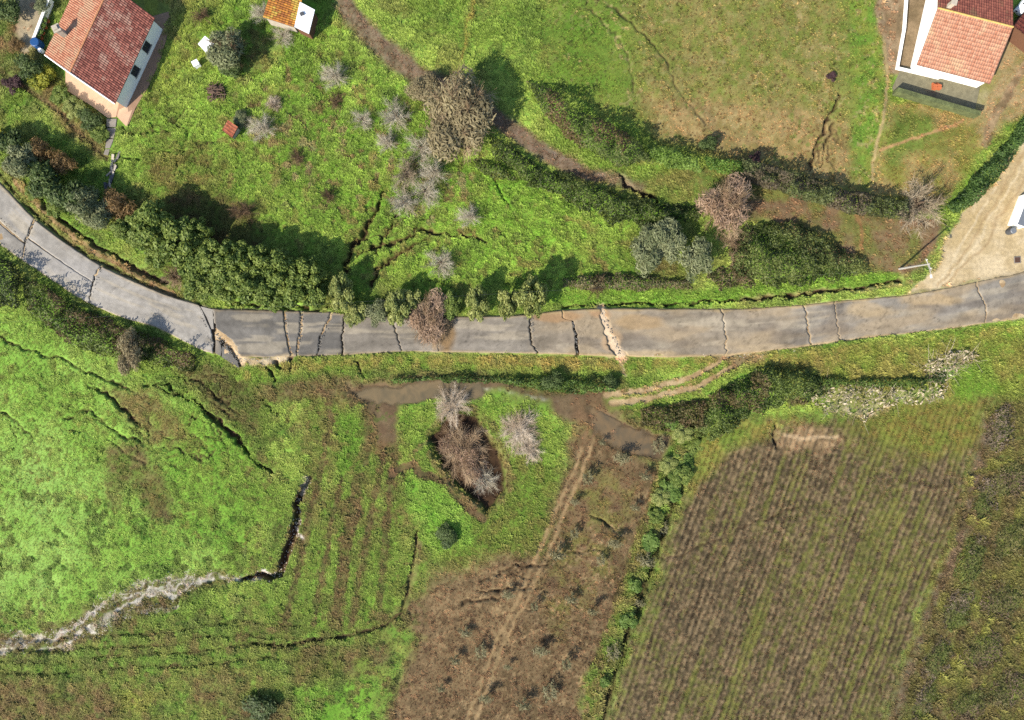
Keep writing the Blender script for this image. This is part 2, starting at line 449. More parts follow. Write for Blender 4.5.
line([(428, 436), (444, 412), (470, 408), (492, 424), (506, 456), (508, 492), (490, 516), (470, 506), (448, 486), (430, 452)], 3.2, C(136, 118, 84), C(112, 120, 60), op=.8, warp=3, gd=.4)
line([(482, 425), (498, 450), (512, 480)], 3, C(132, 124, 76), op=.7)
# brown field with saplings
area([(572, 430), (612, 440), (652, 462), (668, 470), (654, 520), (620, 610), (590, 680), (576, 760), (310, 760), (326, 704), (356, 656), (408, 600), (490, 560), (540, 548), (558, 500)], C(132, 112, 82), C(104, 88, 62), soft=10, warp=9, nscale=4, seed=77, gd=.4, th=.45)
area([(430, 570), (500, 560), (530, 600), (480, 680), (400, 720), (390, 660)], C(148, 126, 92), C(116, 98, 70), soft=14, op=.8, nscale=4, seed=79, gd=.35, th=.45)
area([(580, 470), (640, 480), (620, 560), (560, 640), (540, 600)], C(126, 104, 76), C(128, 128, 66), soft=16, op=.7, nscale=11)
for off in (-4, 5):
    line([(592 + off, 432), (574 + off, 480), (552 + off, 530), (528 + off, 585), (498 + off, 645), (470 + off, 720)], 1.9, C(178, 150, 110), C(150, 128, 92), warp=2, op=.85, gd=.08, dz=-.05)
area([(572, 400), (610, 400), (605, 440), (585, 450), (572, 430)], C(136, 108, 80), C(120, 98, 70), soft=6, op=.8, gd=.05)
# ditch strip between the two brown fields
DITCH = [(700, 420), (680, 455), (664, 500), (648, 550), (628, 610), (606, 670), (590, 740)]
line(DITCH, [12, 13, 13, 14, 14, 13, 12], C(106, 144, 54), C(124, 124, 68), soft=5, op=.9, nscale=10, seed=81, th=1.6)
line([(x + 9, y) for x, y in DITCH], [3, 3, 4, 4, 4, 3, 3], C(80, 88, 44), SOIL, soft=3, op=.8, dz=-1.0, gd=.4)  # sunken ditch soil, with the shadow of its right side put into the colour
line([(x + 19, y) for x, y in DITCH], 3, C(132, 152, 58), C(150, 160, 76), op=.7)
# ploughed field
PF = [(700, 446), (740, 425), (800, 418), (870, 416), (940, 402), (992, 396), (982, 450), (955, 530), (920, 620), (880, 740), (600, 740), (622, 670), (648, 600), (672, 520)]
slp = region(PF, 40)
rowc = (PX[slp] + (PY[slp] - 400) * .36 + WX[slp] * 1.2)
rown = .5 + (.5 * np.sin(rowc * 2 * math.pi / 6.3 + fbm(PX[slp], PY[slp], 90, 2, 90) * 5)) * (.35 + 1.1 * fbm(rowc, PY[slp] * .05, 9, 2, 89))
along = PY[slp] - rowc * .36
rowst = fbm(rowc, along * .07, 6, 3, 92); spk = fbm(PX[slp], PY[slp], 3.2, 2, 91); big = fbm(PX[slp], PY[slp], 70, 3, 94)
gfrac = np.clip(.26 + .22 * sstep(720, 990, rowc) + (big - .5) * .7, .08, .85)
gm = (sstep(.68, .34, rowst * .55 + spk * .35 + (1 - rown) * .07 + (.5 - gfrac) * .55) * .8)[..., None]
brn = mixcol(slp, C(140, 122, 92), C(98, 86, 64), 3.0, 97, con=.12) * (.72 + .46 * rown)[..., None]
grn = mixcol(slp, C(138, 140, 70), C(112, 120, 56), 6, 99) * (.85 + .2 * rown)[..., None]
mPF = sstep(11, -11, sd_poly(PX[slp] + WX[slp] * 12 + WFX[slp] * 5, PY[slp] + WY[slp] * 12 + WFY[slp] * 5, PF))
put(slp, mPF, (brn * (1 - gm) + grn * gm) * .84, gd=.6, th=.30)
Z[slp] += mPF * ((rown - .5) * .14 + (spk - .5) * .14)
area([(690, 450), (720, 425), (790, 415), (800, 425), (730, 450), (690, 500)], C(150, 142, 70), C(120, 146, 56), soft=8, op=.8, th=.5)
area([(850, 430), (900, 400), (985, 385), (985, 440), (930, 460), (870, 440)], C(134, 126, 62), C(118, 130, 54), soft=14, op=.8, th=.45, warp=12, fw=6, nscale=7)
line([(985, 440), (958, 530), (925, 620), (890, 740)], 6, C(140, 140, 66), C(126, 136, 60), soft=5, op=.7, th=.5)
area([(806, 388), (850, 386), (905, 390), (940, 388), (935, 398), (900, 404), (862, 418), (832, 412)], C(206, 190, 156), C(128, 136, 78), soft=5, breakup=.8, nscale=5, seed=141, gd=.3)
area([(918, 366), (940, 354), (966, 350), (976, 357), (955, 372), (942, 384)], C(206, 186, 150), C(150, 126, 92), soft=5, breakup=.8, nscale=5, seed=143, gd=.3)
area([(772, 426), (820, 428), (838, 440), (820, 456), (782, 456)], C(176, 148, 112), C(128, 108, 80), soft=7, warp=12, fw=6, op=.9, breakup=.6, nscale=6, gd=.15)
line([(784, 434), (806, 440), (834, 436)], 1.5, C(206, 180, 142), warp=4, op=.8, gd=0)
# slope between the road and the ploughed field, scrub at the right
area([(760, 362), (860, 350), (960, 340), (1080, 330), (1080, 400), (990, 396), (930, 400), (860, 410), (780, 400)], C(124, 150, 58), C(140, 138, 72), soft=8, op=.8, nscale=15)
area([(940, 370), (985, 360), (1000, 390), (960, 402)], C(110, 160, 50), soft=7, op=.7)
area([(990, 400), (1100, 390), (1100, 760), (884, 760), (915, 660), (958, 540), (984, 460)], C(116, 106, 72), C(104, 112, 58), soft=7, op=.95, nscale=12, seed=103, gd=.95, th=.9)
area([(990, 400), (1100, 390), (1100, 760), (960, 760), (990, 600)], C(120, 124, 64), C(98, 104, 54), soft=20, op=.45, breakup=.8, nscale=18, seed=105)
line([(990, 420), (978, 470), (958, 540), (928, 620), (896, 710), (885, 750)], 6, C(126, 108, 96), DKBROWN, soft=5, op=.8, nscale=8, gd=.6, seed=107)
# bottom left strips
area([(-40, 640), (60, 628), (150, 622), (260, 622), (330, 636), (400, 618), (420, 640), (395, 690), (376, 760), (-40, 760)], C(116, 158, 60), C(132, 150, 70), soft=8, op=.9, nscale=12, seed=111)
area([(-40, 675), (100, 682), (125, 700), (110, 760), (-40, 760)], C(132, 112, 78), C(118, 124, 62), soft=10, op=.85, nscale=10, seed=113, gd=.7)
area([(185, 672), (240, 672), (250, 690), (230, 705), (195, 700)], C(128, 100, 74), OLIVE, soft=7, op=.8, gd=.5)
area([(300, 650), (390, 640), (392, 660), (350, 675), (290, 684)], C(124, 104, 76), C(112, 128, 56), soft=8, op=.75, gd=.5)
area([(290, 685), (372, 682), (370, 740), (290, 740)], C(110, 164, 50), C(124, 174, 60), soft=7, op=.85)
area([(120, 692), (160, 690), (150, 715), (125, 710)], C(150, 162, 70), soft=8, op=.7)
area([(230, 700), (290, 696), (300, 745), (225, 745)], C(92, 84, 58), OLIVE, soft=8, op=.85, gd=.5)
for k, yy in enumerate((634, 646, 656, 668)):
    line([(-40, yy + 8), (60, yy + 4), (150, yy - 2), (240, yy - 12 + 2 * k), (300, yy - 8)], 1.8, C(84, 90, 48), C(120, 140, 64), warp=4, op=.75, breakup=.6, dz=-.25)
line([(250, 645), (300, 645), (345, 636), (385, 626), (400, 616), (408, 590), (414, 555), (418, 535)], [1.8, 2.2, 2.2, 2, 1.8, 2, 2, 2], C(92, 74, 56), SOIL, op=.95, gd=0, dz=-.4)
line([(404, 612), (412, 575), (420, 545)], 4, C(126, 102, 78), OLIVE, op=.7, gd=.2)
# runoff channel
area([(-20, 640), (40, 632), (90, 604), (150, 578), (215, 570), (250, 578), (200, 592), (160, 610), (100, 640), (40, 655), (-20, 660)], C(120, 100, 76), C(112, 116, 60), soft=6, op=.85, nscale=6, gd=.12, dz=-.18)
STR = [[(262, 576), (235, 580), (210, 576), (180, 582), (150, 590), (118, 598), (90, 612), (66, 632), (30, 640), (-10, 648)],
       [(205, 578), (186, 590), (160, 592), (130, 604), (112, 618), (86, 630), (62, 646), (20, 648), (-10, 655)],
       [(180, 604), (150, 608), (120, 618), (100, 630), (70, 636)], [(-20, 636), (20, 634), (55, 636), (80, 622), (100, 604)],
       [(195, 573), (165, 578), (130, 586), (100, 600)]]
for k, st in enumerate(STR):
    line(st, 2.1 if k < 2 else 1.3, C(228, 222, 212), C(176, 166, 150), warp=8, fw=5, op=.85, breakup=.8, seed=115 + k, gd=0, dz=-.08, nscale=4)
GUL = [(308, 478), (301, 492), (298, 505), (297, 522), (291, 538), (284, 556), (279, 574), (270, 578), (258, 574), (244, 580)]
line(GUL, [3.2, 5.0, 5.2, 5.0, 5.4, 5.0, 4.6, 4.2, 3.6, 2.4], C(158, 130, 100), C(122, 100, 70), warp=2, op=.85, gd=.1)
line(GUL, [2.0, 3.4, 3.8, 3.6, 3.9, 3.5, 3.2, 2.8, 2.2, 1.6], C(84, 62, 46), SOIL, warp=2, gd=0, dz=-1.1)
for a, b in (((306, 478), (300, 494)), ((296, 532), (302, 538)), ((268, 574), (262, 570))):
    line([a, b], 1.8, C(225, 216, 206), warp=1, gd=0)
line([(246, 545), (242, 575), (236, 600)], 1.6, C(120, 150, 110), DEEP, op=.5, breakup=.8)
# gardens: shadow-free dark soil under thickets is painted with the thicket list below
# cracks: (points, half widths, depth)
CR = [([(-10, 330), (12, 343), (40, 352), (85, 370), (120, 386), (135, 392)], [1, 1.2, 1, 1.1, 1.6, .5], .5),
      ([(86, 387), (105, 393), (118, 405), (133, 418), (141, 432)], [.8, 1.5, 1.9, 2.2, .6], .7),
      ([(-10, 410), (8, 416), (24, 423)], [1, 1.2, .4], .4), ([(62, 418), (75, 411), (92, 413), (105, 425), (118, 437)], [.8, 1.4, 1.2, 1.2, .8], .5),
      ([(118, 437), (130, 438), (141, 444)], [.8, 1.4, .6], .5), ([(104, 440), (122, 450), (146, 466)], [.7, .9, .5], .4),
      ([(143, 387), (166, 384), (190, 402), (215, 420), (235, 437), (250, 455), (272, 474)], [.6, 1.2, 1.6, 3.0, 3.2, 1.4, 1.2], .9),
      ([(160, 450), (175, 448), (186, 456)], [.5, 1.2, .4], .4), ([(148, 418), (150, 435)], [.8, .5], .4), ([(176, 428), (190, 434), (212, 452)], [.5, .8, .4], .3),
      ([(190, 380), (215, 396), (240, 416)], [.6, 1.1, .5], .4), ([(170, 374), (200, 384), (228, 404)], [.5, 1.0, .5], .4),
      ([(384, 190), (376, 212), (362, 238), (350, 248), (346, 262), (342, 282)], [.8, 1.4, 1.8, 2.4, 2.2, 1.6], .7),
      ([(424, 231), (396, 242), (372, 250), (356, 254)], [.8, 1.2, 1.1, .6], .5), ([(428, 238), (402, 252), (388, 262), (378, 270), (370, 286)], [.8, 1.2, 2.2, 1.8, 1.2], .6),
      ([(418, 230), (448, 234), (470, 238), (486, 242)], [.7, 1, 1, .5], .4), ([(398, 215), (384, 236), (376, 256)], [.5, .9, .5], .4),
      ([(586, 2), (600, 16), (614, 32), (628, 56), (632, 72), (632, 92)], [.6, .5, .5, .5, .4, .3], .2),
      ([(610, 2), (630, 18), (642, 32), (660, 52), (674, 78), (690, 104), (708, 124)], [.4, .7, .8, .6, .4, .3, .3], .25),
      ([(840, 92), (834, 108), (822, 134), (814, 152), (812, 168)], [1, 1.6, 1.2, 1.3, .6], .5), ([(834, 120), (828, 140), (822, 168)], [.5, .9, .6], .4),
      ([(618, 176), (630, 186), (644, 193), (658, 201)], [1, 2.2, 2.6, .8], .9), ([(592, 514), (604, 522), (616, 531)], [.4, 1.0, .4], .4),
      ([(478, 594), (500, 592), (512, 588), (540, 585)], [.5, 1.2, .8, .4], .4), ([(460, 604), (485, 601), (505, 600)], [.5, .9, .4], .4),
      ([(520, 566), (545, 563), (560, 553), (600, 552)], [.6, .9, .8, .5], .4), ([(480, 582), (500, 575), (520, 566)], [.5, 1, .5], .4),
      ([(660, 560), (690, 552), (735, 530), (770, 516), (800, 508)], [.5, .4, .5, .6, .3], .25),
      ([(122, 128), (140, 134), (172, 132)], [1, .8, .4], .4), ([(124, 158), (140, 157), (150, 152), (165, 153), (186, 149)], [1, 1, .9, .7, .4], .4),
      ([(268, 366), (276, 378)], [1.2, 1.5], .5), ([(292, 358), (290, 372)], [1.6, .6], .4), ([(358, 360), (366, 378)], [1, .6], .4), ([(276, 362), (282, 370)], [1, 1], .5),
      ([(190, 120), (186, 140), (178, 160), (172, 178)], [.5, 1.2, 1.2, .5], .3), ([(480, 160), (495, 182), (510, 205)], [.8, .9, .5], .4),
      ([(773, 424), (774, 448)], [.8, .8], .5), ([(900, 280), (860, 288), (800, 296), (740, 300), (690, 304)], [1.5, 1.4, 1.3, 1.2, 1], .55),
      ([(690, 304), (640, 303), (602, 304), (560, 306)], [1, 1.2, 1.2, 1], .5),
      ([(26, 178), (48, 206), (80, 234), (110, 254), (140, 272), (165, 284)], [1, 1.6, 1.8, 1.8, 2.2, 2], .6),
      ([(180, 600), (150, 640)], [.4, .4], .2), ([(300, 315), (280, 306), (230, 304)], [1, 1.2, 1], .5), ([(290, 306), (340, 308)], [1.2, 1], .5)]
for k, (p, w, d) in enumerate(CR):
    if k < 12: w = [a * .85 for a in w]; d = d * .7
    elif k < 17: w = [a * 1.1 for a in w]
    line(p, [a * 1.05 for a in w], C(88, 68, 50), SOIL, soft=1.3, warp=3.5, fw=3.2, op=1, seed=130 + k, gd=0, dz=-d, nscale=4)
    line(p, [a * 1.2 + 1.6 for a in w], None, soft=1.5, warp=3.5, fw=3.2, gd=.12)
line([(15, 172), (40, 204), (75, 236), (110, 258), (150, 280), (172, 292)], 2.2, C(172, 140, 102), C(132, 116, 74), op=.7, warp=2, gd=.2, soft=2)
line([(6, 182), (36, 212), (70, 240), (105, 262), (150, 286), (190, 301)], 2.2, C(120, 132, 60), C(140, 122, 82), op=.75, warp=1.5, gd=.5, soft=2)

# weed clumps and pock marks
def specks(poly, col, col2, scale, lo, hi, op, seed, th=None, gd=None, dz=None):
    sl = region(poly, 20)
    m = sstep(14, -14, sd_poly(PX[sl], PY[sl], poly)) * sstep(lo, hi, fbm(PX[sl], PY[sl], scale, 3, seed)) * op
    put(sl, m, mixcol(sl, col, col2, 20, seed + 3), th=th, gd=gd, dz=dz)
UM = [(130, 60), (200, 0), (330, 0), (420, 90), (520, 170), (640, 215), (640, 290), (400, 290), (250, 240), (130, 190)]
area(UM, C(116, 170, 48), C(146, 190, 68), soft=20, op=.55, nscale=30, seed=499)
specks(UM, C(76, 110, 42), C(92, 104, 50), 4.5, .58, .68, .6, 501, th=1.25)
specks(UM, C(140, 116, 80), C(120, 120, 66), 11, .63, .72, .55, 507, gd=.6)
specks([(230, 80), (330, 60), (460, 90), (480, 230), (380, 230), (280, 200)], C(150, 140, 104), C(128, 104, 76), 8, .60, .68, .7, 511, gd=.5)
specks([(-20, 480), (100, 490), (250, 470), (250, 580), (120, 590), (-20, 620)], C(84, 128, 44), C(96, 120, 50), 8, .58, .68, .7, 515, th=1.3, dz=-.15)  # pock marks: small holes and tuft shadows put in as darker green
specks([(-20, 320), (120, 380), (260, 420), (260, 560), (-20, 500)], C(98, 132, 48), C(130, 128, 66), 6, .62, .70, .55, 519, th=1.0, dz=-.08)
specks([(240, 400), (420, 400), (420, 640), (240, 640)], C(84, 112, 44), C(124, 104, 72), 6, .58, .68, .55, 523)
specks([(-40, 600), (420, 600), (400, 740), (-40, 740)], C(80, 112, 46), C(128, 108, 74), 7, .57, .67, .6, 527, th=1.3)
specks(FA, C(104, 130, 52), C(176, 160, 112), 4, .60, .70, .6, 531)
specks([(370, 760), (440, 580), (560, 540), (660, 470), (580, 760)], C(92, 76, 56), C(176, 152, 112), 3.5, .58, .68, .7, 535)
specks([(985, 400), (1080, 395), (1080, 760), (890, 760)], C(84, 78, 54), C(134, 148, 66), 8, .54, .66, .75, 539, th=1.6)
area([(150, 196), (200, 186), (250, 205), (262, 232), (255, 262), (190, 256), (150, 228)], C(106, 84, 60), C(92, 98, 48), soft=9, op=.85, nscale=14, gd=.3, seed=541)
area([(140, 150), (200, 140), (235, 170), (200, 196), (150, 190)], C(124, 112, 66), C(108, 140, 52), soft=9, op=.7, nscale=9, gd=.6, seed=543)
for k in (12, 13, 14, 15, 16):
    p, w, d = CR[k]
    line(p, [a * 2.2 + .6 for a in w], C(122, 92, 64), C(104, 116, 52), soft=2.5, warp=4, fw=4, op=.7, gd=.15, seed=545 + k, breakup=.5)
    line(p, [a * .8 for a in w], C(96, 72, 52), SOIL, soft=1.2, warp=4, fw=4, gd=0, dz=-.12, seed=547 + k)
line([(4, 168), (30, 198), (64, 230), (100, 256), (140, 278), (176, 296)], 2.0, C(186, 152, 112), C(146, 124, 82), op=.95, warp=1.5, gd=.03, soft=1.5, seed=551)
line([(-2, 172), (26, 204), (60, 236), (96, 261), (140, 283), (180, 300)], 1.3, C(88, 70, 50), SOIL, op=.95, warp=1.5, gd=0, soft=1.2, dz=-.4, seed=553)
line([(330, -30), (348, 12), (378, 42), (420, 76), (470, 100), (500, 122), (540, 150), (588, 174), (640, 186)], [9, 10, 10, 11, 10, 9, 8, 7, 5], C(146, 126, 106), C(120, 104, 82), soft=5, op=.82, gd=.5, th=.5, nscale=5, seed=555)
crg = np.random.default_rng(88)
def fine_cracks(cx, cy, rx, ry, ang, n, ln, w, d):
    for k in range(n):
        x = cx + crg.normal(0, rx * .5); y = cy + crg.normal(0, ry * .5); a = ang + crg.normal(0, .35); pts = [(x, y)]
        for q in range(4):
            a += crg.normal(0, .45); st = ln / 4 * crg.uniform(.6, 1.4); x += math.cos(a) * st; y += math.sin(a) * st; pts.append((x, y))
        ww = w * crg.uniform(.5, 1.2)
        line(pts, [ww * .4, ww, ww * 1.2, ww * .8, ww * .3], C(96, 74, 54), SOIL, soft=1.1, warp=3, fw=3.5, op=.95, seed=600 + k, gd=0, dz=-d * crg.uniform(.5, 1), nscale=4)
fine_cracks(400, 245, 60, 40, -.5, 16, 34, .8, .35)
fine_cracks(190, 400, 60, 35, .6, 14, 40, .9, .4)
fine_cracks(170, 450, 40, 25, .4, 8, 26, .8, .3)
fine_cracks(60, 405, 60, 30, .45, 7, 30, .7, .3)
fine_cracks(180, 145, 50, 30, .0, 7, 30, .8, .3)
fine_cracks(500, 215, 40, 40, .8, 5, 32, .8, .3)
fine_cracks(520, 590, 50, 30, -.2, 6, 26, .6, .25)
fine_cracks(825, 140, 10, 30, 1.9, 4, 30, .6, .25)

for p in (PF, [(572, 430), (652, 462), (668, 470), (590, 680), (576, 760), (330, 760), (356, 656), (428, 592), (540, 548)], FA):
    sl = region(p, 20); JIT[sl] = np.maximum(JIT[sl], 1 + 1.1 * sstep(8, -8, sd_poly(PX[sl], PY[sl], p)) * (.25 if p is PF else 1))
for p in (PF, [(572, 430), (652, 462), (668, 470), (590, 680), (576, 760), (330, 760), (356, 656), (428, 592), (540, 548)]):
    sl = region(p, 20); mm = sstep(8, -8, sd_poly(PX[sl], PY[sl], p)); GD[sl] = np.where(GD[sl] > .25, GD[sl] + (1.0 - GD[sl]) * mm * .7, GD[sl])
# road bed
RU = [(-130, 70), (-60, 128), (0, 183), (33, 217), (62, 240), (100, 265), (140, 284), (172, 297), (200, 305), (216, 309), (256, 310), (290, 311), (340, 313), (400, 317), (450, 317), (512, 316), (560, 311), (600, 309), (680, 309), (740, 309), (800, 305), (850, 300), (900, 296), (942, 289), (985, 280), (1024, 272), (1110, 250)]
RL = [(-170, 112), (-98, 172), (-24, 226), (8, 250), (38, 270), (80, 298), (122, 317), (156, 327), (188, 343), (216, 354), (262, 357), (292, 356), (340, 355), (400, 351.5), (450, 352), (512, 353), (560, 354), (600, 356), (680, 357), (740, 354), (800, 347), (850, 340), (900, 334), (945, 329), (985, 323), (1024, 318), (1112, 300)]
RPOLY = [(-180, 60)] + RU + RL[::-1]
area(RU + RL[::-1], C(214, 190, 152), C(172, 144, 108), soft=2.5, warp=.6, fw=.8, nscale=7, seed=201, gd=0, flat=1)
area([(200, 330), (222, 330), (244, 356), (246, 366), (236, 366), (212, 345)], C(226, 200, 160), C(202, 172, 130), soft=2, warp=1, gd=0, flat=1)
# ground under buildings and yards is level
for p in ([(20, -80), (170, -20), (170, 60), (130, 140), (30, 70)], [(885, -80), (1080, -80), (1040, 60), (985, 130), (885, 110)], [(255, -30), (325, -30), (315, 45), (255, 30)]):
    area(p, OLIVE, op=0.0, soft=6, flat=1)
    sl = region(p, 40); FLAT[sl] = np.maximum(FLAT[sl], sstep(6, -6, sd_poly(PX[sl], PY[sl], p)))

# relief: swells, tussocks, clods
Zr = (fbm(PX, PY, 160, 3, 301) - .5) * .9 + (fbm(PX, PY, 26, 3, 305) - .5) * .5 + (fbm(PX, PY, 7, 3, 309) - .5) * .26 * np.clip(TH * TH, .12, 1)
Z = Z + Zr * (1 - FLAT)
Z = Z * (1 - np.clip(FLAT, 0, 1) * .0)
inroad = sstep(3, -1, sd_poly(PX, PY, RU + RL[::-1]))
Z = Z * (1 - inroad) + (0.06 + .05 * sstep(630, 660, PX) + (fbm(PX, PY, 5, 2, 312) - .5) * .1 * sstep(660, 630, PX)) * inroad
for p, w in (([(573, 321), (577, 335), (578, 353)], 3.5), ([(531, 316), (531, 330), (537, 352)], 1.6), ([(199, 305), (206, 317), (212, 330), (214, 352)], 2.2), ([(26, 243), (50, 260), (74, 276)], 1.8), ([(95, 278), (91, 302)], 1.6), 
             ([(213, 309), (215, 330)], 1.4), ([(222, 342), (222, 356)], 1.5), ([(222, 340), (232, 350), (240, 366)], 1.3), ([(343, 314), (342, 354)], 1.4), ([(322, 335), (316, 354)], 1.3), ([(0, 218), (26, 241)], 1.0)):
    sl = region(p, 8); mm = sstep(1.2, -1.2, d_line(PX[sl], PY[sl], p, [w] * len(p)))
    Z[sl] -= .3 * mm; COL[sl] += (C(90, 72, 56) - COL[sl]) * (mm * .8)[..., None]
sl = region([(595, 305), (630, 360)], 4); mm = sstep(7, 2, d_line(PX[sl], PY[sl], [(601, 308), (606, 330), (622, 357)])); COL[sl] += (C(232, 206, 172) - COL[sl]) * mm[..., None]; Z[sl] += .05 * mm
COL *= (0.86 + .28 * fbm(PX, PY, 3.2, 2, 320))[..., None]

THICK = []   # filled below; thickets darken no ground, they only bare the soil
def ground_z(x, y):
    fx = np.clip((np.asarray(x, float) - xs_in[0]) / GS, 0, NX - 1.001); fy = np.clip((np.asarray(y, float) - ys_in[0]) / GS, 0, NY - 1.001)
    i = fy.astype(int); j = fx.astype(int); u = fx - j; v = fy - i
    return (Z[i, j] * (1 - u) + Z[i, j + 1] * u) * (1 - v) + (Z[i + 1, j] * (1 - u) + Z[i + 1, j + 1] * u) * v

ext = np.array([1, 3, 7, 15, 30, 60, 120, 260, 600, 1400, 3000], float)
xs = np.concatenate([xs_in[0] - ext[::-1], xs_in, xs_in[-1] + ext]); ys = np.concatenate([ys_in[0] - ext[::-1], ys_in, ys_in[-1] + ext])
E = len(ext)
Zf = np.pad(Z, E, mode='edge'); CF = np.pad(COL, ((E, E), (E, E), (0, 0)), mode='edge')
fx, fy = np.meshgrid(xs, ys)
far = sstep(0, 30, np.maximum(np.abs(fx) - 74, np.abs(fy) - 54))
Zf = Zf * (1 - far) + far * (fbm(fx, fy, 90, 3, 330) - .5) * 1.2
CF = CF * (1 - far[..., None]) + far[..., None] * (GREEN * .6 + OLIVE * .4) * (.7 + .6 * fbm(fx, fy, 40, 3, 333))[..., None]
nx, ny = len(xs), len(ys)
idx = np.arange(nx * ny).reshape(ny, nx)
faces = np.stack([idx[:-1, :-1], idx[:-1, 1:], idx[1:, 1:], idx[1:, :-1]], -1).reshape(-1, 4)
M_GROUND = mat('ground_cover', (1, 1, 1), .95, .28, 2.6, attr='tint', bump=.5, bscale=9.0, spec=.1)
gme = mesh_np('ground', np.stack([fx, fy, Zf], -1).reshape(-1, 3), faces, CF.reshape(-1, 3), M_GROUND, smooth=True)
tag(obj('ground', gme), 'rolling meadow and field ground split by landslip cracks', None, kind='structure')

# ================================================================== THE ROAD
NS = len(RU) - 1
def catmull(P, s):
    P = np.array(P, float); s = np.clip(s, 0, len(P) - 1 - 1e-6)
    i = np.floor(s).astype(int); t = (s - i)[..., None]
    p0 = P[np.maximum(i - 1, 0)]; p1 = P[i]; p2 = P[np.minimum(i + 1, len(P) - 1)]; p3 = P[np.minimum(i + 2, len(P) - 1)]
    return .5 * (2 * p1 + (p2 - p0) * t + (2 * p0 - 5 * p1 + 4 * p2 - p3) * t ** 2 + (3 * p1 - p0 - 3 * p2 + p3) * t ** 3)
def road_px(s, t):
    s = np.asarray(s, float); t = np.asarray(t, float)
    u = catmull(RU, s); l = catmull(RL, s)
    return u + (l - u) * t[..., None]
sg, tg = np.meshgrid(np.arange(0, NS, .02), np.linspace(-.1, 1.1, 37), indexing='ij')
RG = road_px(sg, tg)
def inv_road(p):
    d = (RG[..., 0] - p[0]) ** 2 + (RG[..., 1] - p[1]) ** 2
    k = np.unravel_index(np.argmin(d), d.shape)
    return sg[k], tg[k]
def crack(pts, gap):
    """a crack across the road: s as a function of t, half gap in px as a function of t"""
    st = sorted([inv_road(p)[::-1] for p in pts])
    t = np.array([a for a, b in st]); s = np.array([b for a, b in st])
    g = gap if isinstance(gap, (list, tuple)) else [gap] * len(pts)
    return t, s, np.array(g, float)
def paint_road(px, py, s, t):
    n = fbm(px, py, 18, 4, 400); f = fbm(px, py, 3, 2, 404)
    g1 = C(172, 169, 164); g2 = C(122, 120, 117); g3 = C(150, 144, 135); g4 = C(160, 150, 135)
    def band(a, b, w=3): return (sstep(a - w, a + w, px) * sstep(b + w, b - w, px))[..., None]
    c = np.zeros(px.shape + (3,)) + g4
    c += (g1 - c) * band(-400, 215, .5)
    c += (g2 - c) * band(216, 342, 1)
    c += (g3 - c) * band(342, 530, 4)
    c += (C(152, 147, 139) - c) * band(790, 1200, 30)
    sx = s * 45
    streak = fbm(sx, t * 160, 26, 3, 410)
    c *= (.70 + .62 * streak)[..., None]
    sw = fbm(sx + t * 30, t * 200 + sx * .25, 34, 4, 414)
    c *= (.84 + .34 * sw)[..., None]
    trk = np.exp(-((t - .30) / .07) ** 2) + np.exp(-((t - .72) / .08) ** 2)
    c *= (1 - .10 * trk)[..., None]
    mud = sstep(.42, .66, fbm(sx * .5, t * 60 + sx * .12, 18, 4, 420) * .7 + fbm(px, py, 40, 3, 423) * .3) * sstep(480, 600, px) * .7
    pl = sstep(.56, .66, fbm(sx * .35 + 50, t * 110, 16, 3, 426)) * .45
    c += (C(196, 186, 166) - c) * pl[..., None]
    c += (C(178, 160, 132) - c) * mud[..., None]
    dk = sstep(.52, .68, fbm(px * .5, py * 1.6, 26, 3, 431)) * sstep(400, 620, px) * .5
    c += (C(112, 104, 98) - c) * dk[..., None]
    def blob(x, y, rx, ry, col, op):
        nonlocal c
        d = np.hypot((px - x) / rx, (py - y) / ry) + (n - .5) * 1.1
        c += (np.asarray(col) - c) * (sstep(1.1, .6, d) * op)[..., None]
    blob(447, 336, 11, 22, C(150, 122, 84), .85); blob(610, 342, 12, 14, C(206, 176, 140), .7)
    blob(560, 316, 30, 6, C(182, 146, 106), .7); blob(640, 322, 26, 8, C(180, 154, 116), .7); blob(700, 322, 40, 6, C(190, 180, 160), .6)
    blob(770, 348, 40, 4, C(190, 172, 142), .6); blob(640, 354, 40, 4, C(196, 176, 142), .7); blob(870, 310, 30, 8, C(192, 172, 138), .6)
    blob(930, 300, 34, 7, C(196, 172, 132), .6); blob(600, 312, 12, 8, C(190, 150, 110), .6); blob(80, 268, 60, 14, C(170, 170, 174), .3)
    e = sstep(.07, .0, t + (n - .5) * .12) + sstep(.94, 1.0, t + (n - .5) * .12)
    c += (C(190, 168, 128) - c) * (np.clip(e, 0, 1) * np.where(px > 520, .85, .45))[..., None]
    hair = np.abs(fbm(px, py, 30, 3, 440) - .5)
    c *= (1 - .35 * sstep(.008, .0, hair) * (px > 340))[..., None]
    for sc_, sd_, wd_, lo in ((14, 444, .012, 330), (9, 447, .010, 520), (40, 449, .006, -400)):
        hr = np.abs(fbm(px, py, sc_, 2, sd_) - .5)
        c *= (1 - .30 * sstep(wd_, .0, hr) * (px > lo) * sstep(.4, .6, fbm(px, py, 45, 2, sd_ + 1)))[..., None]
    pt_ = sstep(.60, .64, fbm(px, py, 24, 2, 452)); c *= (1 - .16 * pt_)[..., None]
    c *= (.8 + .4 * f)[..., None]
    c = c * np.array([1.03, 1.0, .95])
    return c
M_ROAD = mat('asphalt', (1, 1, 1), .85, .12, 6.0, attr='tint', bump=.25, bscale=25, spec=.12)
road = tag(obj('road', None), 'cracked and slipped asphalt country road', None, kind='structure')
road.location = (0, 0, 0)
rng = np.random.default_rng(5)
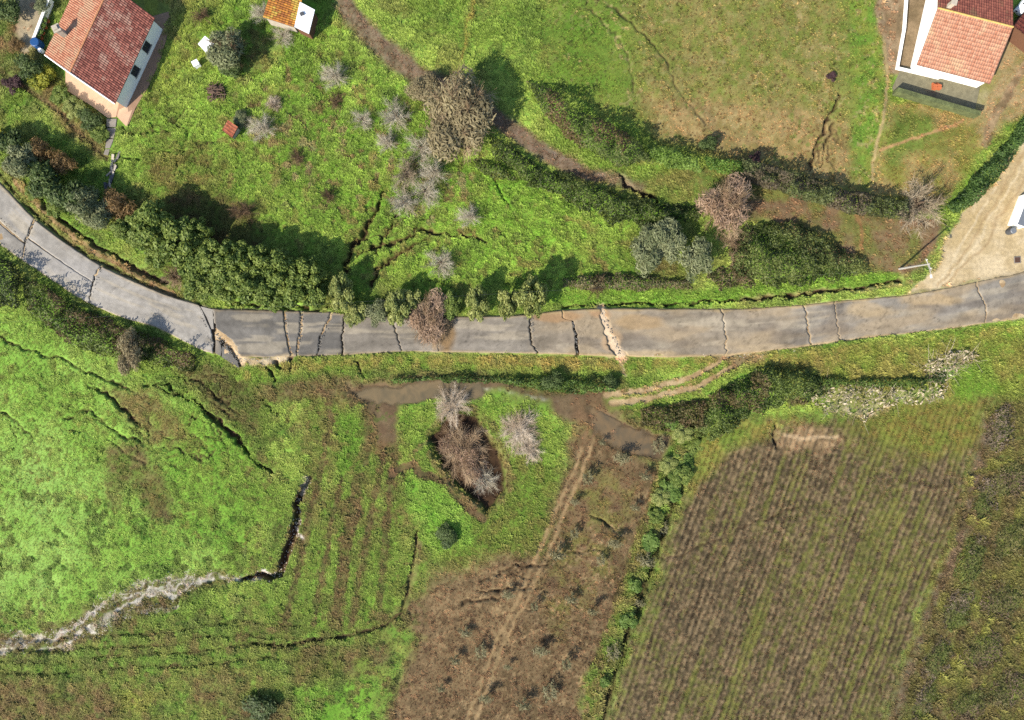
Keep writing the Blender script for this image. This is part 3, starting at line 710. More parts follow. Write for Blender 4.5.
def grid_slab(cA, cB, t0=0.0, t1=1.0, dz=0.0, tilt=(0, 0), gt0=0.0, gt1=0.0):
    """one asphalt plate between cracks A and B"""
    sA = float(np.mean(cA[1])); sB = float(np.mean(cB[1]))
    nu = max(4, int((sB - sA) * 45 * S / .2)); nv = max(6, int(45 * S * (t1 - t0) / .2))
    u, v = np.meshgrid(np.linspace(0, 1, nu + 1), np.linspace(0, 1, nv + 1), indexing='ij')
    t = t0 + (t1 - t0) * v
    jag = (fbm(t * 100, t * 0 + sA * 31, 5, 3, 450) - .5) * .09
    jag2 = (fbm(t * 100, t * 0 + sB * 31, 5, 3, 450) - .5) * .09
    a = np.interp(t, cA[0], cA[1]) + np.interp(t, cA[0], cA[2]) / 45 + jag
    b = np.interp(t, cB[0], cB[1]) - np.interp(t, cB[0], cB[2]) / 45 + jag2
    s = a + (b - a) * u
    e = (fbm(s * 45, t * 0, 4, 3, 455) - .5) * .035
    tt = t + e * np.where(v < .02, 1, np.where(v > .98, 1, 0))
    tt = tt + np.where(v < .02, gt0 * (1 - u), 0) - np.where(v > .98, gt1 * (1 - u), 0)
    p = road_px(s, tt)
    x = (p[..., 0] - 512) * S; y = (360 - p[..., 1]) * S
    z = .14 + dz + (u - .5) * tilt[0] + (v - .5) * tilt[1] + (fbm(p[..., 0], p[..., 1], 20, 3, 460) - .5) * .05
    col = paint_road(p[..., 0], p[..., 1], s, tt)
    return x, y, z, col
def add_slab(x, y, z, col):
    nu, nv = x.shape
    top = np.stack([x, y, z], -1).reshape(-1, 3)
    idx = np.arange(nu * nv).reshape(nu, nv)
    f = np.stack([idx[:-1, :-1], idx[:-1, 1:], idx[1:, 1:], idx[1:, :-1]], -1).reshape(-1, 4)
    ring = np.concatenate([idx[:, 0], idx[-1, 1:], idx[-2::-1, -1], idx[0, -2:0:-1]])
    bot = top[ring].copy(); bot[:, 2] -= .26
    nb = len(top) + np.arange(len(ring)); k2 = np.roll(np.arange(len(ring)), -1)
    side = np.stack([ring, ring[k2], nb[k2], nb], -1)
    cc = col.reshape(-1, 3)
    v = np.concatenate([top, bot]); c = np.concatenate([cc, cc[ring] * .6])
    x0, y0 = v[:, 0].mean(), v[:, 1].mean()
    v[:, 0] -= x0; v[:, 1] -= y0
    me = mesh_np('asphalt_slab', v, np.concatenate([f[:, ::-1], side[:, ::-1]]), c, M_ROAD)
    return obj('asphalt_slab', me, road, (x0, y0, 0))
def poly_slab(pts, dz=0.0, shade=1.0):
    mb = MB(); w = [W(*p) for p in pts]
    cx = sum(p[0] for p in w) / len(w); cy = sum(p[1] for p in w) / len(w)
    mb.prism([(p[0] - cx, p[1] - cy) for p in w], -.12, .14 + dz)
    o = mb.build('asphalt_slab', M_ROAD, road, (cx, cy, 0))
    c = paint_road(np.array([p[0] for p in pts] * 2, float), np.array([p[1] for p in pts] * 2, float), np.full(len(pts) * 2, 9.), np.full(len(pts) * 2, .5)) * shade
    a = o.data.attributes.new('tint', 'FLOAT_COLOR', 'POINT')
    a.data.foreach_set('color', np.concatenate([c, np.ones((len(c), 1))], 1).astype(np.float32).ravel())
    return o
k0 = crack([(-60, 128), (-98, 172)], 0); 
k1 = crack([(36, 220), (31, 230), (26, 241), (23, 260)], [1.8, 2.0, 1.2, .7])
k2 = crack([(102, 266), (96, 276), (91, 290), (90, 303)], [1.4, 1.0, .9, .6])
k3 = crack([(199, 305), (206, 317), (212, 330), (214, 342), (214, 354)], [1.6, 1.3, 1.3, .8, .5])
k4 = crack([(213, 309), (214, 318), (216, 327), (222, 332), (231, 339), (237, 347), (241, 357)], [.6, .6, .6, .5, .5, .5, .5])
k5 = crack([(285, 311), (286, 330), (289, 345), (292, 356)], [1.7, 1.5, 1.5, 2.0])
k6 = crack([(302, 311), (301, 330), (298, 345), (297, 356)], [1.2, 1.5, 1.5, 1.2])
k7 = crack([(332, 313), (326, 325), (320, 338), (317, 355)], [1.2, 1.0, .7, .5])
k8 = crack([(344, 313), (342, 335), (342, 355)], [.5, .6, .7])
k9 = crack([(391, 317), (396, 330), (400, 342), (402, 352)], [.5, .5, .3, .3])
k10 = crack([(440, 317), (438, 335), (438, 352)], [.2, .2, .2])
k11 = crack([(531, 314), (530, 328), (532, 344), (538, 354)], [.5, .7, .7, .7])
k12 = crack([(562, 311), (564, 320), (573, 321), (576, 332), (577, 344), (577, 355)], [.5, .6, .9, 1.6, 2.4, 2.0])
k13 = crack([(601, 309), (604, 320), (606, 330), (614, 344), (622, 357)], [1.0, 2.6, 2.0, 3.6, 3.4])
k14 = crack([(722, 309), (724, 325), (726, 340), (726, 356)], [.35, .1, .6, .4])
k15 = crack([(803, 305), (806, 318), (809, 332), (811, 347)], [.4, .6, .8, .5])
k16 = crack([(834, 302), (836, 320), (840, 343)], [.3, .3, .3])
k17 = crack([(976, 282), (979, 296), (985, 305), (985, 323)], [.6, .6, .7, .5])
k18 = crack([(1100, 252), (1104, 300)], 0)
SL = [(k0, k1, 0, .60, .0, 0, .03), (k0, k1, .63, 1, -.06, .04, 0), (k1, k2, 0, .46, .02, 0, .012), (k1, k2, .465, 1, -.03, .014, 0), (k2, k3, 0, 1, 0, 0, 0),
      (k4, k5, 0, 1, .04, 0, 0), (k5, k6, 0, 1, .02, 0, 0), (k6, k7, 0, 1, .0, 0, 0), (k7, k8, 0, 1, -.04, 0, 0), (k8, k9, 0, 1, .03, 0, 0), (k9, k10, 0, 1, 0, 0, 0), (k10, k11, 0, 1, .02, 0, 0),
      (k11, k12, 0, 1, .0, 0, 0), (k12, k13, 0, 1, .05, 0, 0), (k13, k14, 0, 1, 0, 0, 0), (k14, k15, 0, 1, .02, 0, 0), (k15, k16, 0, 1, 0, 0, 0), (k16, k17, 0, 1, .01, 0, 0), (k17, k18, 0, 1, -.02, 0, 0)]
for a, b, t0, t1, dz, g0, g1 in SL:
    add_slab(*grid_slab(a, b, t0, t1, dz, tuple(rng.uniform(-.03, .03, 2)), g0, g1))
poly_slab([(201, 306.5), (213, 309.5), (213.5, 320), (214, 329), (212, 329), (207, 317)], .0)
poly_slab([(216, 340), (219, 341), (221, 345), (222, 350), (221, 356), (215.5, 353)], -.05)
poly_slab([(222.5, 346), (228, 349), (233, 356), (237, 361), (239.5, 368), (231, 363), (222, 357)], -.07)

# ================================================================== WATER
def sheet(name, poly, z, material, edge=2.0, step=4.0, seed=500):
    P = np.array(poly, float); pts = []
    for i in range(len(P)):
        a, b = P[i], P[(i + 1) % len(P)]
        n = max(1, int(np.hypot(*(b - a)) / step))
        for k in range(n):
            q = a + (b - a) * k / n
            q = q + (np.array([vnoise(q[0:1] / 7, q[1:2] / 7, seed)[0], vnoise(q[0:1] / 7 + 50, q[1:2] / 7, seed)[0]]) - .5) * 2 * edge
            pts.append(q)
    w = [W(*p) for p in pts]
    cx = sum(p[0] for p in w) / len(w); cy = sum(p[1] for p in w) / len(w)
    me = bpy.data.meshes.new(name)
    bm = bmesh.new()
    vv = [bm.verts.new((p[0] - cx, p[1] - cy, 0)) for p in w]
    f = bm.faces.new(vv)
    if f.normal.z < 0: f.normal_flip()
    bmesh.ops.triangulate(bm, faces=[f]); bm.to_mesh(me); bm.free()
    me.materials.append(material)
    return obj(name, me, None, (cx, cy, z))
def water_mat(name, ca, cb):
    m, nt, b = new_mat(name)
    tc = nt.nodes.new('ShaderNodeTexCoord')
    nz = nt.nodes.new('ShaderNodeTexNoise'); nz.inputs['Scale'].default_value = .35; nz.inputs['Detail'].default_value = 5; nz.inputs['Distortion'].default_value = 1.5
    nt.links.new(tc.outputs['Object'], nz.inputs['Vector'])
    cr = nt.nodes.new('ShaderNodeValToRGB')
    cr.color_ramp.elements[0].position = .36; cr.color_ramp.elements[0].color = (*ca, 1)
    cr.color_ramp.elements[1].position = .62; cr.color_ramp.elements[1].color = (*cb, 1)
    nt.links.new(nz.outputs['Fac'], cr.inputs[0]); nt.links.new(cr.outputs[0], b.inputs['Base Color'])
    b.inputs['Roughness'].default_value = .06; b.inputs['IOR'].default_value = 1.33; b.inputs['Specular IOR Level'].default_value = .35
    at = nt.nodes.new('ShaderNodeAttribute'); at.attribute_name = 'depth'
    nt.links.new(at.outputs['Fac'], b.inputs['Alpha'])
    bn = nt.nodes.new('ShaderNodeTexNoise'); bn.inputs['Scale'].default_value = 3
    bp = nt.nodes.new('ShaderNodeBump'); bp.inputs['Strength'].default_value = .06
    nt.links.new(tc.outputs['Object'], bn.inputs['Vector']); nt.links.new(bn.outputs['Fac'], bp.inputs['Height']); nt.links.new(bp.outputs[0], b.inputs['Normal'])
    return m
M_WATER = water_mat('muddy_water', C(112, 102, 80), C(138, 120, 90))
W1 = [(326, 390), (420, 377), (486, 376), (520, 388), (545, 396), (585, 397), (590, 410), (566, 416), (540, 406), (486, 400), (420, 404), (400, 411), (397, 436), (380, 438), (371, 408), (336, 398)]
W2 = [(580, 400), (614, 402), (622, 414), (646, 426), (674, 437), (672, 457), (638, 462), (606, 450), (594, 430)]
M_POOL = water_mat('grey_pool', C(108, 97, 78), C(136, 114, 84))
for poly in (W1, W2):
    sl = region(poly, 12)
    sdw = sd_poly(PX[sl] + WX[sl] * 5 + WFX[sl] * 2, PY[sl] + WY[sl] * 5 + WFY[sl] * 2, poly)
    zl = float(np.quantile(Z[sl][sdw < -2], .74))
    dep = np.minimum(zl - Z[sl] + .015, .16) * sstep(6, -14, sdw)
    ok = (dep > 0) & (sdw < 6)
    h_, w_ = ok.shape; ix = np.arange(h_ * w_).reshape(h_, w_)
    cell = ok[:-1, :-1] | ok[1:, :-1] | ok[:-1, 1:] | ok[1:, 1:]
    F_ = np.stack([ix[:-1, :-1], ix[:-1, 1:], ix[1:, 1:], ix[1:, :-1]], -1)[cell]
    us, inv = np.unique(F_, return_inverse=True)
    V_ = np.stack([GX[sl].ravel()[us], GY[sl].ravel()[us], np.full(len(us), zl)], -1)
    c0 = V_.mean(0); dd = np.clip(dep.ravel()[us] / .10, 0, 1)[:, None] * np.ones((1, 3))
    tag(obj('water', mesh_np('water', V_ - c0, inv.reshape(F_.shape), dd, M_WATER if poly is W1 else M_POOL, attr='depth'), None, tuple(c0)), None, None, kind='structure')

# ================================================================== BUILDINGS
def tile_roof(name, e0, e1, r0, r1, material, parent, cw=.24, rl=.36, c1=(1, 1, 1), c2=(.7, .7, .7), c3=None, seed=0, amp=.07, under=True):
    """barrel tiles on the plane e0-e1-r1-r0, one arched piece for each tile"""
    rg = np.random.default_rng(700 + seed)
    e0, e1, r0, r1 = [np.array(p, float) for p in (e0, e1, r0, r1)]
    nc = max(3, int(np.linalg.norm(e1 - e0) / cw)); nr = max(3, int(np.linalg.norm(r0 - e0) / rl))
    nrm = np.cross(e1 - e0, r0 - e0); nrm /= np.linalg.norm(nrm)
    if nrm[2] < 0: nrm = -nrm
    ang = np.linspace(0, math.pi, 5)
    V, F, T = [], [], []
    cc, rr = np.meshgrid(np.arange(nc), np.arange(nr), indexing='ij'); cc = cc.ravel(); rr = rr.ravel()
    n = len(cc)
    def pt(u, v): 
        a = e0 + (e1 - e0) * u[:, None]; b = r0 + (r1 - r0) * u[:, None]
        return a + (b - a) * v[:, None]
    base = np.zeros((n, 10, 3))
    jl = rg.uniform(-.08, .08, n); lift = rg.uniform(0, .012, n)
    for q, (vv, hz) in enumerate(((0, .035), (1.12, 0.0))):
        for k, a in enumerate(ang):
            u = (cc + .5 - .5 * math.cos(a) * 1.02) / nc
            v = np.clip((rr + vv + jl * (1 - q)) / nr, -.02, 1.0)
            base[:, q * 5 + k] = pt(u, v) + nrm * (math.sin(a) * amp + hz + lift)[:, None]
    f = np.array([[0 + k, 1 + k, 6 + k, 5 + k] for k in range(4)] + [[0, 1, 2, 3], [0, 3, 4, 4]][:1])
    F = (np.arange(n)[:, None, None] * 10 + f[None]).reshape(-1, 4)
    w = rg.random(n); c = np.asarray(c1)[None] * (1 - w[:, None]) + np.asarray(c2)[None] * w[:, None]
    if c3 is not None:
        pp = base.mean(1); k = sstep(.5, .75, fbm(pp[:, 0] / S, pp[:, 1] / S, 10, 3, 610 + seed) + rg.uniform(-.1, .1, n))[:, None]
        c = c * (1 - k) + np.asarray(c3)[None] * k
    T = np.repeat(c, 10, 0)
    me = mesh_np(name, base.reshape(-1, 3), F, T, material)
    o = obj(name, me, parent)
    o['kind'] = 'stuff'
    if under:
        mb = MB(); d = nrm * .03; d2 = nrm * .14
        mb.v = [tuple(p) for p in (e0 - d, e1 - d, r1 - d, r0 - d, e0 - d2, e1 - d2, r1 - d2, r0 - d2)]
        mb.f = [(0, 1, 2, 3), (7, 6, 5, 4), (0, 4, 5, 1), (1, 5, 6, 2), (2, 6, 7, 3), (3, 7, 4, 0)]
        mb.build('roof_deck', M_TIMBER, parent)
    return o
M_TILE = mat('clay_tile', (1, 1, 1), .85, .18, 8, attr='tint', spec=.2)
M_TIMBER = mat('roof_timber', C(120, 84, 62), .9, .2, 6)
M_WHITE = mat('white_render', (.72, .71, .68), .85, .08, 2.0, bump=.1)
M_CREAM = mat('cream_render', (.72, .70, .62), .9, .08, 2.0)
M_GLASS = mat('dark_glass', (.02, .025, .03), .12, .1, 2, spec=.5)
M_FRAME = mat('dark_frame', (.05, .05, .05), .5, .1, 4)
M_CONC = mat('concrete', C(158, 150, 140), .92, .22, 1.6, bump=.3, bscale=8)
M_SALMON = mat('salmon_paving', C(226, 188, 156), .9, .14, 1.5)
M_MOSSC = mat('mossy_concrete', C(140, 134, 108), .95, .35, 1.2, bump=.3, bscale=6)
M_MOSS = mat('moss_top', C(108, 116, 74), .95, .6, 1.3, bump=.8, bscale=7)
M_BLUE = mat('blue_plastic', C(40, 90, 150), .5, .2, 4)
M_SHEET = mat('white_sheet_metal', (.66, .68, .70), .45, .08, 3)
M_GREY = mat('grey_metal', C(128, 134, 142), .5, .12, 2)
M_DKGREY = mat('dark_grey', C(90, 92, 96), .6, .2, 3)
M_BRICK = mat('orange_brick', C(214, 120, 76), .85, .25, 8)
M_POLE = mat('weathered_pole', C(190, 186, 178), .8, .15, 4)
M_WOOD = mat('cut_wood', C(120, 98, 84), .9, .35, 5)
M_STONE = mat('pale_stone', C(205, 194, 176), .9, .25, 3)

def lerp3(a, b, t): return tuple(a[i] + (b[i] - a[i]) * t for i in range(3))
def add3(a, b): return tuple(x + y for x, y in zip(a, b))

def gable_house(h, eA0, eA1, eB0, eB1, he, hr, tileA, tileB, inset=.35, cw=.24, rl=.36, wall=None, lichen=None, seed=0):
    """eA0-eA1 and eB0-eB1 are eaves in ground coordinates; ridge half way between"""
    r0 = ((eA0[0] + eB0[0]) / 2, (eA0[1] + eB0[1]) / 2, hr); r1 = ((eA1[0] + eB1[0]) / 2, (eA1[1] + eB1[1]) / 2, hr)
    a0, a1, b0, b1 = [(p[0], p[1], he) for p in (eA0, eA1, eB0, eB1)]
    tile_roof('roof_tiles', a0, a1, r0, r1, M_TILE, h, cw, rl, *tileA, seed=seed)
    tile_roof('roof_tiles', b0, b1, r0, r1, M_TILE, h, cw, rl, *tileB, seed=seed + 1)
    mb = MB()
    n = 26; 
    for k in range(n):
        p = lerp3(r0, r1, k / n); q = lerp3(r0, r1, (k + 1.1) / n)
        mb.tube([add3(p, (0, 0, -.01)), add3(q, (0, 0, .03))], [.13, .12], 6)
    mb.build('ridge_tiles', lichen or M_RIDGE, h)['kind'] = 'stuff'
    # walls, inset from the eaves
    c = Vector(((a0[0] + b1[0]) / 2, (a0[1] + b1[1]) / 2, 0))
    ux = (Vector(a1) - Vector(a0)); ux.z = 0; L = ux.length; ux.normalize()
    uy = (Vector(b0) - Vector(a0)); uy.z = 0; Wd = uy.length; uy.normalize()
    def loc(i, j, z): 
        p = c + ux * i + uy * j; return (p.x, p.y, z)
    l2, w2 = L / 2 - inset, Wd / 2 - inset
    sl = (hr - he) / (Wd / 2); hw = he + inset * sl - .16
    mw = MB()
    T = .25
    for sgn in (-1, 1):
        mw.prism([loc(-l2, sgn * w2, 0)[:2], loc(l2, sgn * w2, 0)[:2], loc(l2, sgn * (w2 - T), 0)[:2], loc(-l2, sgn * (w2 - T), 0)[:2]], -.1, hw)
    for sgn in (-1, 1):
        i0, i1 = sgn * l2, sgn * (l2 - T)
        ring = [(w2 - T - .002, -.1), (w2 - T - .002, hw), (0, hr - .18), (-w2 + T + .002, hw), (-w2 + T + .002, -.1)]
        A = [loc(i0, j, z) for j, z in ring]; B = [loc(i1, j, z) for j, z in ring]
        n = len(mw.v); mw.v += A + B; m = len(ring)
        mw.f.append(tuple(range(n, n + m))); mw.f.append(tuple(range(n + 2 * m - 1, n + m - 1, -1)))
        for k in range(m): mw.f.append((n + k, n + (k + 1) % m, n + m + (k + 1) % m, n + m + k))
    mw.build('wall', wall or M_WHITE, h)
    return loc, l2, w2, hw, r0, r1
M_RIDGE = mat('ridge_tile', C(214, 150, 108), .9, .25, 6)
M_LICHEN = mat('lichen_ridge', C(222, 186, 110), .9, .3, 3)

def window(h, loc, i, j, z, w, ht, out, along='i'):
    """a framed window set on the wall face; out = +1/-1 side"""
    fr = MB(); pn = MB(); sl_ = MB()
    if along == 'i':
        def P(di, dz, d): return loc(i + di, j + out * d, z + dz)
    else:
        def P(di, dz, d): return loc(i + out * d, j + di, z + dz)
    def slab(mb, x0, x1, z0, z1, d0, d1):
        q = [P(x0, z0, d0), P(x1, z0, d0), P(x1, z1, d0), P(x0, z1, d0), P(x0, z0, d1), P(x1, z0, d1), P(x1, z1, d1), P(x0, z1, d1)]
        n = len(mb.v); mb.v += q
        for f in ((0, 1, 2, 3), (7, 6, 5, 4), (0, 4, 5, 1), (1, 5, 6, 2), (2, 6, 7, 3), (3, 7, 4, 0)): mb.f.append(tuple(n + k for k in f))
    slab(fr, -w / 2, w / 2, -ht / 2, -ht / 2 + .07, .0, .07); slab(fr, -w / 2, w / 2, ht / 2 - .07, ht / 2, .0, .07)
    slab(fr, -w / 2, -w / 2 + .07, -ht / 2 + .072, ht / 2 - .072, 0, .07); slab(fr, w / 2 - .07, w / 2, -ht / 2 + .072, ht / 2 - .072, 0, .07)
    slab(fr, -.03, .03, -ht / 2 + .072, ht / 2 - .072, 0, .06)
    slab(pn, -w / 2 + .06, w / 2 - .06, -ht / 2 + .06, ht / 2 - .06, 0.0, .03)
    slab(sl_, -w / 2 - .1, w / 2 + .1, -ht / 2 - .08, -ht / 2 - .004, 0, .16)
    o = fr.build('window', M_FRAME, h); pn.build('pane', M_GLASS, o); sl_.build('sill', M_STONE, o)

# --- left house
HE, HR = 2.9, 4.9
h1 = thing('house', 'single storey house with red clay tile roof at the top left', 'house', (0, 0, 0))
A0, A1 = W(115, 104, HE), W(155, 18, HE); B0, B1 = W(45, 55, HE), W(85, -31, HE)
loc1, l2, w2, hw1, rid0, rid1 = gable_house(h1, A0, A1, B0, B1, HE, HR, (C(172, 108, 94), C(116, 68, 60), C(178, 138, 122)), (C(232, 168, 134), C(200, 130, 100), C(216, 172, 138)), cw=.27, rl=.4, wall=M_CREAM)  # first slope's tiles darker, second's paler: shade and sun put into the colours
j_out = -w2   # side A is the first eave
for i in (-1.0, 2.4): window(h1, loc1, i, j_out, 1.6, 1.25, 1.25, -1)
mb = MB()
g0, g1 = (A0[0], A0[1], HE + .02), (B0[0], B0[1], HE + .02)
rb = (rid0[0], rid0[1], HR + .08)
mb.tube([g0, rb], [.1, .1], 5); mb.tube([rb, g1], [.1, .1], 5); mb.build('verge', M_WHITE, h1)
mb = MB(); ch = W(60, 31, 4.6)
mb.box((ch[0], ch[1], 4.5), (.65, .65, 1.5), -1.13); mb.box((ch[0], ch[1], 5.3), (.95, .95, .12), -1.13); mb.box((ch[0], ch[1], 5.46), (.5, .5, .2), -1.13)
mb.build('chimney', M_STONE, h1)
# paving round the house
def paving(name, pts, z0, z1, material, label=None, kind='structure'):
    w = [W(*p) for p in pts]; cx = sum(p[0] for p in w) / len(w); cy = sum(p[1] for p in w) / len(w)
    mb = MB(); mb.prism([(p[0] - cx, p[1] - cy) for p in w], z0, z1)
    o = mb.build(name, material, None, (cx, cy, 0))
    if kind: o['kind'] = kind
    return o
M_PAVBR = mat('shaded_paving', C(178, 142, 116), .92, .2, 1.4)  # salmon paving again, browner: the house's shadow is put into its colour
paving('paving', [(176, 10), (168, 34), (160, 62), (148, 88), (136, 108), (128, 127), (117, 116), (110, 100), (140, 20)], -.2, .10, M_PAVBR)
paving('paving', [(66, 66), (120, 100), (116.5, 117), (108, 118), (92, 106), (66, 90)], -.2, .104, M_SALMON)
paving('paving', [(119.5, 110), (128, 106), (129, 112), (133, 110), (127, 127), (117.5, 117)], -.2, .12, M_SALMON)
pt = thing('concrete_path', 'broken grey concrete path dropping from the house corner', 'path')
for (p, dz) in (([(107, 119), (117, 119), (116, 127), (107, 127)], .1), ([(107, 128), (116, 128), (114, 138), (107, 138)], .04), ([(106.5, 139), (113.5, 139), (110, 148), (105, 148)], -.02), ([(105, 149), (109.5, 149), (107.5, 155), (103, 154)], -.08)):
    mb = MB(); mb.prism([W(*q) for q in p], -.25, dz); mb.build('slab', M_CONC, pt)
rb_ = thing('rubble_heap', 'grey and white broken slabs tumbled below the concrete path', 'rubble')
rg = np.random.default_rng(31)
for k in range(16):
    t = k / 15; px = 116 - 8 * t + rg.uniform(-3, 3); py = 157 + 31 * t + rg.uniform(-2, 2); x, y = W(px, py)
    mb = MB(); mb.box((0, 0, 0), (rg.uniform(.14, .34), rg.uniform(.7, 1.5), .12), 0)
    o = mb.build('slab_piece', (M_CONC, M_STONE, M_DKGREY, M_DKGREY)[k % 4], rb_, (x, y, float(ground_z(x, y)) + .12 + .05 * (k % 3)), -.35 + rg.uniform(-.5, .5)); o.rotation_euler[0] = rg.uniform(-.3, .3)
# low white wall, tank and pots beside the left house
fw = thing('garden_wall', 'thin pale garden wall along the beige yard left of the house', 'wall')
mb = MB(); a, b = Vector(V3(54, 2)), Vector(V3(38, 44)); d = (b - a).normalized(); n = Vector((-d.y, d.x, 0)) * .12
mb.prism([tuple((a + n))[:2], tuple((b + n))[:2], tuple((b - n))[:2], tuple((a - n))[:2]], -.2, .95); mb.build('wall_body', M_CREAM, fw)
mb = MB(); mb.prism([tuple((a + n * 1.4))[:2], tuple((b + n * 1.4))[:2], tuple((b - n * 1.4))[:2], tuple((a - n * 1.4))[:2]], .953, 1.03); mb.build('coping', M_WHITE, fw)
def barrel(px, py, r, ht, material, name, label, cat, lid=None):
    x, y = W(px, py); o = thing(name, label, cat, (x, y, max(0, float(ground_z(x, y)))))
    mb = MB(); mb.tube([(0, 0, 0), (0, 0, ht * .3), (0, 0, ht * .6), (0, 0, ht)], [r * .92, r, r, r * .92], 14); mb.build('body', material, o, smooth=False)
    mb = MB(); mb.tube([(0, 0, ht + .003), (0, 0, ht + .07)], [r * .96, r * .8], 14); mb.build('lid', lid or material, o)
    return o
barrel(41, 46, .62, 1.2, M_BLUE, 'water_tank', 'blue plastic water tank at the corner of the left house', 'tank')
barrel(43, 52, .3, .6, M_WHITE, 'bucket', 'small white bucket below the blue water tank', 'bucket')

# --- shed with an orange roof and a white lean-to
sh = thing('shed', 'small shed with rusty orange tile roof and white lean-to', 'shed')
sa, sb, sc_, sdd = V3(263, 17, 2.4), V3(294, 27, 2.0), V3(302, 0, 2.0), V3(272, -12, 2.4)
tile_roof('roof_tiles', sb, sc_, sa, sdd, M_TILE, sh, .26, .38, C(206, 140, 60), C(150, 92, 50), C(196, 172, 80), seed=9)
def wallbox(h, pts, z1, material, inset=.25, name='wall'):
    c = Vector((sum(p[0] for p in pts) / len(pts), sum(p[1] for p in pts) / len(pts)))
    q = []
    for p in pts:
        v = Vector(p[:2]) - c; q.append(tuple(c + v * (1 - inset / v.length)))
    mb = MB(); mb.prism(q, -.1, z1); return mb.build(name, material, h)
wallbox(sh, [sa, sb, sc_, sdd], [2.18, 1.78, 1.78, 2.18], M_STONE)
wa, wb, wc, wd = V3(294.5, 27, 2.25), V3(309, 34, 1.95), V3(315, 10, 1.95), V3(300, 2, 2.25)
mb = MB(); mb.v = [wa, wb, wc, wd] + [add3(p, (0, 0, .06)) for p in (wa, wb, wc, wd)]
mb.f = [(3, 2, 1, 0), (4, 5, 6, 7), (0, 1, 5, 4), (1, 2, 6, 5), (2, 3, 7, 6), (3, 0, 4, 7)]
mb.build('lean_to_roof', M_SHEET, sh)
mb = MB()
for k in range(1, 9):
    p = lerp3(wa, wd, k / 9); q = lerp3(wb, wc, k / 9); mb.tube([add3(p, (0, 0, .07)), add3(q, (0, 0, .07))], [.03, .03], 4)
mb.build('roof_rib', M_SHEET, sh)['kind'] = 'stuff'
wallbox(sh, [wa, wb, wc, wd], [2.2, 1.9, 1.9, 2.2], M_TIMBER, .2, 'lean_to_wall')
mb = MB(); p = lerp3(lerp3(wa, wd, .6), lerp3(wb, wc, .6), .3); mb.box((p[0], p[1], p[2] + .13), (.5, .45, .1), .4); mb.build('roof_hatch', M_DKGREY, sh)

# --- small things in the meadow by the shed
cb = thing('hen_house', 'white roofed hut half hidden under a grey green tree', 'hut')
p4 = [V3(205, 36, 1.7), V3(198, 44, 1.7), V3(210, 57, 1.7), V3(219, 47, 1.7)]
mb = MB(); mb.prism([p[:2] for p in p4], 1.62, 1.74); mb.build('roof', M_SHEET, cb)
wallbox(cb, p4, 1.6, M_STONE, .2)
wx = thing('white_box', 'small white square box on the grass beside the hut', 'box', V3(198.5, 66))
mb = MB(); mb.box((0, 0, .4), (.72, .66, .9), .5); mb.build('body', M_WHITE, wx)
mb = MB(); mb.box((0, 0, .905), (.82, .76, .1), .5); mb.box((0, 0, .98), (.25, .2, .05), .5); mb.build('lid', M_SHEET, wx)
tr = thing('pump_house', 'tiny hut with salmon clay tile roof on the meadow', 'hut')
q = [V3(228, 120, 1.4), V3(238, 127, 1.4), V3(232, 138, 1.2), V3(222, 130, 1.2)]
tile_roof('roof_tiles', q[3], q[2], q[0], q[1], M_TILE, tr, .22, .32, C(236, 150, 112), C(206, 116, 84), seed=12)
wallbox(tr, q, 1.1, M_STONE, .15)
wp = thing('wood_pile', 'round pile of dark cut branches on the meadow', 'wood pile', V3(217, 93))
for k in range(60):
    a = rg.uniform(0, 6.28); r = 1.15 * math.sqrt(rg.random()); z = .12 + .8 * (1 - (r / 1.2) ** 2) * rg.uniform(.5, 1)
    d = rg.uniform(-.5, .5) + (0.3 if k % 3 else 1.5); ln = rg.uniform(.3, .6)
    mb = MB(); v = Vector((math.cos(d), math.sin(d), rg.uniform(-.12, .12))) * ln
    mb.tube([Vector((r * math.cos(a), r * math.sin(a), z)) - v, Vector((r * math.cos(a), r * math.sin(a), z)) + v], [.07, .055], 5)
    mb.build('branch', M_WOOD, wp)

# --- right house
h2 = thing('house', 'white house with pale orange clay tile roof at the top right', 'house')
HE2, HR2 = 2.3, 4.3
A0, A1 = W(917, 65, HE2), W(990, 84, HE2)
rr0, rr1 = W(938, 8, HR2), W(1013, 27, HR2)
B0, B1 = (2 * rr0[0] - A0[0], 2 * rr0[1] - A0[1]), (2 * rr1[0] - A1[0], 2 * rr1[1] - A1[1])
loc2, l2b, w2b, hw2, q0, q1 = gable_house(h2, A0, A1, B0, B1, HE2, HR2, (C(240, 182, 148), C(216, 150, 118), C(238, 192, 152)), (C(150, 92, 78), C(116, 66, 58), C(120, 90, 70)), cw=.3, rl=.42, wall=M_WHITE, lichen=M_LICHEN, seed=4, inset=.3)  # back slope's tiles coloured darker, as the side turned from the sun
mb = MB(); c_ = W(953, 3, 5.2); mb.box((c_[0], c_[1], 4.9), (.5, .5, 1.0), -.25); mb.box((c_[0], c_[1], 5.45), (.7, .7, .12), -.25); mb.build('chimney', M_STONE, h2)
an = thing('annex', 'low dark red tiled annex touching the right house', 'annex')
t0, t1, t2, t3 = V3(1013, 26, 2.6), V3(1060, 62, 2.6), V3(1085, 30, 3.4), V3(1040, -5, 3.4)
tile_roof('roof_tiles', t0, t1, t3, t2, M_TILE, an, .26, .38, C(150, 84, 70), C(120, 62, 54), seed=15)
wallbox(an, [t0, t1, t2, t3], [2.4, 2.4, 3.15, 3.15], M_TIMBER, .5)
